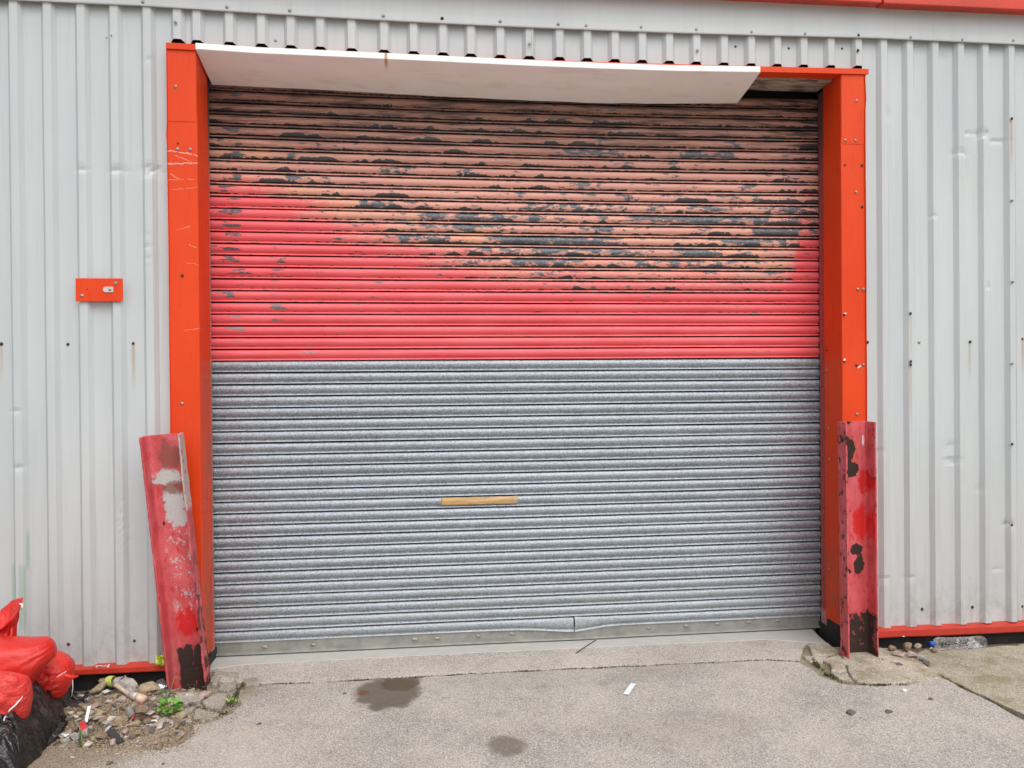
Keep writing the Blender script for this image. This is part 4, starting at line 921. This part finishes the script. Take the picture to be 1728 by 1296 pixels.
# stones by the right post
for a in ((1508, 1098, 20, 12, 1, 'brown pebble nearest the right post foot'), (1533, 1096, 20, 17, 1, 'tallest brown stone in the little heap right of the right post'), (1549, 1096, 16, 15, 0, 'tan stone at the back of the little heap right of the right post'), (1539, 1108, 22, 13, 5, 'pinkish stone in the middle of the little heap right of the right post'),
          (1515, 1106, 26, 9, 5, 'flat pinkish stone left in the little heap right of the right post'), (1556, 1114, 18, 13, 2, 'grey stone in the slab joint right of the right post'), (1563, 1121, 12, 10, 4, 'dark stone wedged in the top of the slab joint'), (1508, 1118, 14, 6, 3, 'pale flat pebble in front of the right post'), (1517, 1122, 13, 5, 4, 'small dark shard in front of the right post'), (1578, 1098, 16, 6, 1, 'brown stone in front of the bottle cap')):
    stone(*a, group='stones beside the right post', z=.005, sink=.2)
o = stone(1525, 1165, 18, 8, 3, 'white flat chip lying alone on the concrete near the right post', group='loose bits on the yard', z=0, sink=.8); o.data = stone_mesh(7, simple('white_chip', (.75, .72, .68), .7), 10, .4)
for a in ((1437, 1204, 22, 9, 'darker flat pebble of the pair out on the concrete'), (1500, 1202, 15, 7, 'smaller dark pebble right of the darker flat pebble'), (1569, 1180, 12, 5, 'small grey pebble near the slab joint'), (582, 1171, 8, 4, 'brown crumb left of the damp patch'), (437, 1222, 10, 5, 'dark crumb right of the left weeds'), (275, 1290, 7, 4, 'black pebble at the lower left of the concrete'), (185, 1289, 12, 8, 'grey pebble at the very bottom left of the concrete'), (123, 1279, 8, 5, 'white pebble in the soil in front of the black sack')):
    stone(a[0], a[1], a[2], a[3], 3 if 'white' in a[4] else 4, a[4], group='loose bits on the yard', z=0, sink=.5, cat='pebble', name='pebble')

# ================================================================== LITTER
def strip(name, label, cat, pts, w, mat, th=.0015, z=.004, group=None, lift=None):
    q = [G(*p) for p in pts]; mb = MB(); P = []
    for i, p in enumerate(q):
        t = (q[min(i+1, len(q)-1)]-q[max(i-1, 0)]).normalized(); n = Vector((-t.y, t.x, 0)); zz = z+(lift[i] if lift else 0)
        m = max(0, mound(p.x, p.y)) if p.x < -1.1 else 0
        P += [p+n*w/2+Vector((0, 0, zz+m)), p-n*w/2+Vector((0, 0, zz+m+.001))]
    o = mb.grid(P, 2, len(q)).build(name, mat); so = o.modifiers.new('thickness', 'SOLIDIFY'); so.thickness = th
    return tag(o, label, cat, group)
M['paper'] = simple('pale_paper', (.72, .78, .82), .6, 0, .05); M['wht'] = simple('white_plastic', (.80, .79, .78), .4, 0, .05); M['blk'] = simple('black_plastic_strip', (.035, .033, .034), .55, 0, .3); M['redp'] = simple('red_plastic', (.5, .03, .04), .4, 0, .2)
strip('paper_strip', 'narrow pale blue paper strip lying on the concrete before the door', 'paper', ((1056, 1174), (1062, 1165), (1069, 1156)), .028, M['paper'], lift=(.002, .0, .003))
strip('plastic_strip', 'black plastic strip at the front edge of the rubble heap', 'plastic strip', ((186, 1243), (196, 1252), (205, 1259)), .034, M['blk'], lift=(.006, .003, 0))
strip('plastic_strip', 'short white plastic strip standing out in the middle of the heap', 'plastic strip', ((174, 1192), (179, 1201)), .022, M['wht'], lift=(.03, .012), group='white scraps in the rubble')
strip('plastic_strip', 'narrow white plastic strip tilted up beside the red scrap', 'plastic strip', ((145, 1231), (151, 1218)), .014, M['wht'], lift=(.012, .03), group='white scraps in the rubble')
strip('plastic_sheet', 'pale grey plastic shard below the wooden handle', 'plastic shard', ((174, 1178), (184, 1175)), .04, simple('pale_grey_plastic', (.55, .58, .58), .4), lift=(.012, .016), group='white scraps in the rubble')
strip('plastic_sheet', 'whitish scrap sticking out under the dark leafed weed', 'plastic shard', ((264, 1164), (277, 1166)), .045, M['paper'], lift=(.02, .014), group='white scraps in the rubble')
strip('foil', 'crumpled silvery foil at the front of the heap near the black strip', 'foil', ((166, 1248), (176, 1246), (186, 1240)), .018, simple('foil', (.7, .7, .72), .25, .7), lift=(.004, .008, .012), group='white scraps in the rubble')
strip('plastic_scrap', 'white scrap near the black sack at the front of the heap', 'plastic scrap', ((108, 1244), (117, 1248)), .025, M['wht'], lift=(.012, .006), group='white scraps in the rubble')
strip('plastic_scrap', 'crumpled clear scrap on the brown soil beside the weed', 'plastic scrap', ((243, 1216), (258, 1217)), .04, simple('grey_film', (.50, .49, .46), .3), lift=(.004, .018), group='white scraps in the rubble')
strip('red_scrap', 'triangular red plastic scrap stuck between the grey lumps', 'plastic scrap', ((139, 1236), (142, 1246)), .028, M['redp'], lift=(.035, .02))
strip('leaf_litter', 'reddish brown dead leaf scraps near the white ring', 'dead leaves', ((236, 1222), (252, 1222), (266, 1219)), .03, simple('dead_leaf', (.13, .05, .025), .8), lift=(.002, .006, .003))
g = [G(*p) for p in ((221, 1228), (232, 1217), (244, 1205), (255, 1191))]
tag(MB().tube([p+Vector((0, 0, mound(p.x, p.y)+.010+.004*i)) for i, p in enumerate(g)], .0045, 8).build('red_rod', simple('red_rod', (.40, .035, .045), .35), None, True), 'thin red plastic rod propped in the rubble', 'rod')
g = [G(*p) for p in ((90, 1262), (110, 1250), (128, 1240), (146, 1230), (166, 1222))]
tag(MB().tube([p+Vector((0, 0, max(0, mound(p.x, p.y))+.012)) for p in g], .0035, 6).build('black_cable', M['blk'], None, True), 'black cable across the front of the rubble heap', 'cable')
g = G(256, 1228, .006); g.z += max(0, mound(g.x, g.y))+.004; tag(MB().tube([g+Vector((.024*math.cos(a), .016*math.sin(a), .004*math.sin(a*1+.5))) for a in [2*math.pi*k/20 for k in range(21)]], .004, 6, False).build('white_ring', M['wht'], None, True), 'white plastic ring lying at the edge of the concrete', 'ring')
a, b = G(971, 1103, .008), W(1006, 1080, .10)
tag(MB().tube([a, a.lerp(b, .5)+Vector((0, 0, .002)), b], .0032, 6).build('thin_stick', M['blk'], None, True), 'thin dark stick leaning on the threshold under the shutter', 'stick')
a, b = W(122.5, 1147, -.50), W(121, 1176, -.50)
tag(MB().tube([a, a.lerp(b, .5)+Vector((.003, 0, 0)), b], .0022, 5).build('string', M['whitetie'], None, True), 'grey string hanging off the wrinkled sandbag tail', 'string')
# old wooden brush handle
hb = [(187, 1160, .012), (196, 1165, .0125), (206, 1172, .010), (214, 1178, .011), (220, 1181, .016), (232, 1185, .020), (244, 1190, .021)]
pts = []; 
for i, (px, py, r) in enumerate(hb): q = on_mound(px, py); pts.append(q+Vector((0, 0, .026)))
br = thing('paint_brush', 'old worn paint brush with a pale wooden handle on the rubble', 'paint brush', pts[0]); pts = [p-br.location for p in pts]
MB().tube(pts[:5], [.010, .0125, .010, .010, .014], 12).build('handle', simple('worn_wood_handle', (.55, .43, .33), .7, 0, .15, 40), br, True)
MB().tube(pts[4:6], [.0165, .020], 12).build('ferrule', simple('dull_ferrule', (.50, .46, .42), .5, .2, .2, 60), br, True)
MB().tube([pts[5].lerp(pts[6], .02), pts[5].lerp(pts[6], .5), pts[6]], [.019, .021, .019], 12).build('bristles', simple('clogged_bristles', (.60, .46, .33), .8, 0, .25, 50, .4), br, True)

# ---- glove: palm, four fingers and a thumb limp over the stones, lime cuff at the left
gc = on_mound(205, 1163)+Vector((0, .01, .045)); gl = thing('work_glove', 'dirty grey work glove with a lime green cuff on the rubble', 'glove', gc)
def skin(name, chains, mat, parent, sub=2):
    vs = []; es = []; rs = []
    for ch in chains:
        prev = None
        for (p, r) in ch:
            if isinstance(p, int): prev = p; continue
            vs.append(tuple(p)); rs.append(r); k = len(vs)-1
            if prev is not None: es.append((prev, k))
            prev = k
    me = bpy.data.meshes.new(name); me.from_pydata(vs, es, []); o = link(name, me, parent); me.materials.append(mat)
    o.modifiers.new('skin', 'SKIN'); 
    for i, r in enumerate(rs): me.skin_vertices[0].data[i].radius = (r if isinstance(r, tuple) else (r, r)); me.skin_vertices[0].data[i].use_root = i == 0
    sbm = o.modifiers.new('smooth', 'SUBSURF'); sbm.levels = sbm.render_levels = sub
    return o
def gp(px, py, Y): return W(px, py, gc.y+Y)-gc
GL = simple('dirty_glove_latex', (.34, .31, .28), .8, 0, .4, 30, .4)
skin('hand', [[(gp(190, 1151, 0), (.030, .024)), (gp(200, 1150, 0), (.034, .026)), (gp(212, 1152, -.01), (.030, .022))],
              [(1, 0), (gp(205, 1158, -.02), .018), (gp(210, 1164, -.045), .012), (gp(214, 1167, -.05), .010)],
              [(2, 0), (gp(220, 1155, -.02), .014), (gp(226, 1161, -.03), .012), (gp(230, 1169, -.04), .011)],
              [(2, 0), (gp(217, 1160, -.03), .014), (gp(222, 1167, -.045), .012), (gp(226, 1173, -.055), .011)],
              [(2, 0), (gp(222, 1148, -.005), .013), (gp(228, 1154, -.01), .012), (gp(231, 1161, -.02), .011)],
              [(1, 0), (gp(206, 1160, -.03), .016), (gp(215, 1168, -.05), .013), (gp(221, 1172, -.06), .011)]], GL, gl)
cf = []
for i, (px, r1) in enumerate(((180.5, .024), (183, .028), (187, .029), (192, .028))):
    q = gp(px, 1150+.2*i, 0)
    for k in range(17): an = 2*math.pi*k/16; cf.append(q+Vector((.006*math.sin(an*2), .026*math.cos(an)*r1/.028, r1*1.05*math.sin(an))))
mb = MB(); mb.grid(cf, 17, 4); mb.add([gp(181.5, 1150, 0)], []); 
mb.f += [(k, k+1, len(mb.v)-1) for k in range(16)]
mb.build('cuff', simple('lime_cuff', (.42, .46, .10), .8, 0, .25, 40, .3), gl, True)
# lime rag tucked behind the post
rg = W(268, 1112, -.09); rag = []
for i in range(9):
    for j in range(9):
        f, h = i/8, j/8; q = W(262+16*f, 1121-17*h+3*f, -.07-.03*math.sin(f*4+h*3)); rag.append(q-rg+Vector((.006*fbm(f*4, h*4), .012*fbm(f*3, h*5, 2)-.01*math.sin(h*7), .008*fbm(f*5, h*3, 6))))
t_ = T('hi_vis_cloth'); P_ = t_.pos(); ra = t_.sep(P_)[0]; rm = t_.out(t_.mix(t_.sm(ra, W(273, 1112, -.09).x-.004, W(273, 1112, -.09).x+.012), (.55, .66, .10), (.75, .22, .03)), .7)
o = MB().grid(rag, 9, 9).build('rag', rm, None, True); o.location = rg; so = o.modifiers.new('thickness', 'SOLIDIFY'); so.thickness = .003
tag(o, 'crumpled lime and orange cloth tucked between trim and leaning post', 'rag')
# ---- crushed bottle under the right trim
ba, bb = W(1571, 1086.5, -.16), W(1660, 1083, -.14); bt = thing('plastic_bottle', 'crushed clear plastic bottle with a blue cap under the red trim', 'bottle', ba)
ax = (bb-ba); L = ax.length; ax.normalize(); sx = Vector((0, 0, 1)); sx = (sx-ax*sx.dot(ax)).normalized(); sy = ax.cross(sx)
prof = [(.02, .012), (.045, .012), (.05, .0135), (.06, .0135), (.075, .022), (.11, .034), (.15, .040), (.2, .041)]+[(.2+.78*k/22, .041-.002*(k % 3 == 0)) for k in range(1, 22)]+[(.985, .036), (1.0, .026), (1.0, .001)]
P = []; n = 40
for q, r1 in prof:
    cr = ss(.12, .3, q)
    for k in range(n+1):
        an = 2*math.pi*k/n; ca, sa = math.cos(an), math.sin(an)
        dd = 1+cr*(.32*(abs(fbm(q*17+sa*1.6, ca*2.2, 3, 3)))*-1+.05)-cr*.13*max(0, math.sin(q*9+1))*max(0, -sa)
        P.append(ax*(q*L)+(sx*ca*.93+sy*sa)*(r1*dd)+Vector((0, 0, -.006*math.sin(q*3.1)*cr)))
t = T('clear_pet'); pet = t.out((.97, .98, 1), .06, 0, t.bump(t.noise(t.obj(), 34, 3, .6, 1.0), .8, .012), Transmission_Weight=1.0, IOR=1.38)
mb = MB(); mb.grid(P, n+1, len(prof)).build('bottle_body', pet, bt, False)
cp = []
for q, r1 in ((-.02, .004), (-.018, .0145), (.05, .0152), (.052, .010)):
    cp += [ax*(q*L)+(sx*math.cos(2*math.pi*k/20)+sy*math.sin(2*math.pi*k/20))*(r1*(1+.03*(k % 2))) for k in range(21)]
MB().grid(cp, 21, 4).build('cap', simple('blue_cap', (.005, .10, .48), .35), bt, True)
o = link('rubble_chip', stone_mesh(77, M['wht'], 12, .6)); g = G(1572, 1096, .0); o.location = g+Vector((0, 0, .008)); o.scale = (.014, .01, .010); tag(o, 'little white chip below the blue bottle cap', 'plastic chip')
# flakes lying on the left trim ledge
for i, (px, py, w) in enumerate(((159, 1121, 5), (164, 1118, 6), (168, 1122, 6), (172, 1119, 7), (177, 1120, 6), (183, 1123, 8), (161, 1124, 4))):
    q = W(px, py, -.035); o = link('paint_chip', SM[3][i % 4]); o.location = (q.x, -.035, .093); s = w/265/2; o.scale = (s, s*.8, s*.5); o.rotation_euler = (random.uniform(-.5, .5), random.uniform(-.5, .5), random.random()*6)
    tag(o, 'pale grey chip lying on the red trim ledge at the left', 'chip', 'chips on the left trim ledge')
o = link('paper_scrap', stone_mesh(78, M['paper'], 9, .3)); q = W(1525, 1074, -.06); o.location = q; o.scale = (.012, .006, .012); tag(o, 'white scrap stuck on the lower edge of the right red trim', 'paper scrap')

# ================================================================== WEEDS AND MOSS
LEAF = simple('bright_weed_leaf', (.13, .30, .045), .5, 0, .3, 50); LEAFD = simple('dark_weed_leaf', (.07, .13, .06), .5, 0, .3, 50); STEM = simple('weed_stem', (.22, .30, .07), .6); YEL = simple('yellow_leaf', (.42, .45, .06), .5, 0, .2, 40)
def leaf_mesh(mat, l, w, tip=1.0):
    P = []
    for i in range(7):
        f = i/6; ww = w*math.sin(math.pi*min(1, f*.92+.06))**(.6 if tip < 1 else 1.1); z = .18*l*math.sin(f*2.4)
        P += [(f*l, -ww, z+ww*.25), (f*l, 0, z), (f*l, ww, z+ww*.25)]
    return MB().grid(P, 3, 7).mesh('leaf', mat, True)
LM = [leaf_mesh(LEAF, .026, .011, .5), leaf_mesh(LEAF, .034, .013, .5), leaf_mesh(YEL, .024, .009, .5), leaf_mesh(LEAFD, .05, .007), leaf_mesh(LEAFD, .036, .006)]
def weed(name, label, base, stems, group=None):
    root = thing(name, label, 'weed', base, group)
    for pts, leaves in stems:
        MB().tube([Vector(p) for p in pts], [.0022]*(len(pts)-1)+[.001], 5).build('stem', STEM, root, True)
        for f, k, yaw, pit, s in leaves:
            q = f*(len(pts)-1); i = min(int(q), len(pts)-2); p = Vector(pts[i]).lerp(Vector(pts[i+1]), q-i)
            o = link('leaf', LM[k], root); o.location = p; o.rotation_euler = (random.uniform(-.4, .4), -pit, yaw); o.scale = (s,)*3
    return root
rr = random.Random(3)
b = G(287, 1206, .012); st = []
for k in range(7):
    an = k*2*math.pi/7+.3; L = rr.uniform(.035, .062); top = (math.cos(an)*L, math.sin(an)*L*.8, rr.uniform(.03, .07))
    st.append(([(0, 0, 0), (top[0]*.5, top[1]*.5, top[2]*.75), top], [(rr.uniform(.35, 1), rr.choice((0, 1, 1)), an+rr.uniform(-1.4, 1.4), rr.uniform(-.2, .7), rr.uniform(.7, 1.05)) for _ in range(6)]))
st.append(([(0, 0, 0), (-.01, -.04, .012), (-.014, -.07, .004)], [(q, 2, -1.6+rr.uniform(-.8, .8), .2, .7) for q in (.5, .7, .85, 1)]))
weed('weed', 'low bright green round leaved weed in front of the leaning post', b, st, 'weeds by the leaning post')
b = G(281, 1180, .02); st = [([(0, 0, 0), (.0, -.005, .03), (-.004, -.01, .055)], [(q, k, a, p, s) for q, k, a, p, s in ((.5, 3, 2.6, .3, .9), (.6, 3, .3, .5, .8), (.8, 4, -1.8, .2, 1), (1, 3, 3.4, .9, .8), (1, 4, .8, .9, 1), (.9, 3, -1, -.5, .9), (.7, 4, -2.4, -.4, .9))]),
      ([(.01, 0, 0), (.03, -.01, .07), (.045, -.015, .12)], [(1, 4, .5, .8, .9), (1, 4, 2.6, .5, .9), (.95, 4, -.3, -.3, .9), (.9, 4, 3.6, -.2, .8)])]
weed('weed', 'dark narrow leaved weed rising against the foot of the leaning post', b, st, 'weeds by the leaning post')
b = G(389, 1188, .008); st = []
for k in range(5):
    an = k*1.3; L = rr.uniform(.015, .04); top = (math.cos(an)*L+.008, math.sin(an)*L*.6, rr.uniform(.012, .03)); st.append(([(0, 0, 0), (top[0]*.5, top[1]*.5, top[2]*.8), top], [(rr.uniform(.3, 1), rr.choice((0, 0, 2)), an+rr.uniform(-1.5, 1.5), rr.uniform(0, .7), rr.uniform(.4, .6)) for _ in range(6)]))
weed('weed', 'small yellow green weed growing in the gap of the broken concrete', b, st, 'weeds by the leaning post')
b = G(135, 1262, .0); st = [([(0, 0, 0), (.002, 0, .05), (-.002, .003, .10)], [(.1, 4, 1.4, 1.4, 1.2), (.3, 3, 1.9, 1.45, 1.1)]), ([(.004, 0, 0), (.008, -.004, .04), (.012, -.006, .075)], [(.2, 4, 1, 1.3, 1)])]
weed('grass_blade', 'single green grass blade in front of the grey concrete lump', b, st)
b = G(1505, 1106, .0); weed('weed', 'tiny dark weed squeezed between the right post and the pebbles', b, [([(0, 0, 0), (.004, 0, .02), (.0, -.003, .035)], [(.5, 4, .5, .6, .5), (.8, 4, 2.4, .5, .5), (1, 4, -1, .4, .5)]), ])
MOSS = simple('moss', (.075, .085, .025), .9, 0, .5, 60); DRYM = simple('dry_moss', (.13, .10, .045), .9, 0, .5, 60)
def along(pts, n, spread, r, z=.0):
    out = []
    L = [(pts[i], pts[i+1]) for i in range(len(pts)-1)]; w = [(b-a).length for a, b in L]
    for _ in range(n):
        a, b = r.choices(L, w)[0]; p = a.lerp(b, r.random())
        if fbm(p.x*7, p.y*7, 2)+.28 < r.random()*.6: continue
        out.append((p.x+r.gauss(0, spread), p.y+r.gauss(0, spread*.6), z))
    return out
def tufts(name, pts, mat, s0, s1, seed):
    r = random.Random(seed); mb = MB()
    for x, y, z in pts:
        for _ in range(3):
            s = r.uniform(s0, s1); a = r.random()*6.28; dx, dy = math.cos(a), math.sin(a); h = s*r.uniform(.5, 1.1)
            mb.add([(x-dy*s*.3, y+dx*s*.3, z-.002), (x+dy*s*.3, y-dx*s*.3, z-.002), (x+dx*s*.7, y+dy*s*.7, z+h)], [(0, 1, 2)])
    return tag(mb.build(name, mat), kind='stuff')
r = random.Random(8)
off = [p+Vector((0, .007, 0)) for p in crackL]
tufts('moss', along(off, 900, .004, r, -.004), DRYM, .004, .011, 1)
tufts('moss', along(off, 420, .006, r, -.002), MOSS, .004, .010, 2)
ptsR = [G(*p) for p in ((1370, 1112), (1378, 1122), (1395, 1138), (1420, 1151), (1470, 1157), (1530, 1156))]
tufts('moss', along(ptsR, 700, .008, r, .0), MOSS, .006, .014, 3)
jp = [G(*p) for p in ((1564, 1120), (1591, 1142), (1640, 1168), (1728, 1213))]
tufts('moss', along(jp, 500, .007, r, -.006), DRYM, .005, .012, 4)
ptsQ = [G(*p) for p in ((1393, 1107), (1420, 1120), (1436, 1122), (1490, 1116))]
tufts('moss', along(ptsQ, 240, .010, r, .006), MOSS, .005, .011, 5)
ptsL = [G(*p) for p in ((412, 1152), (402, 1165), (392, 1185), (388, 1200), (372, 1207), (330, 1216))]
tufts('moss', along(ptsL, 420, .010, r, .002), MOSS, .005, .011, 6)
tufts('moss', along([G(372, 1200), G(330, 1196), G(312, 1210)], 160, .006, r, .006), DRYM, .005, .010, 7)
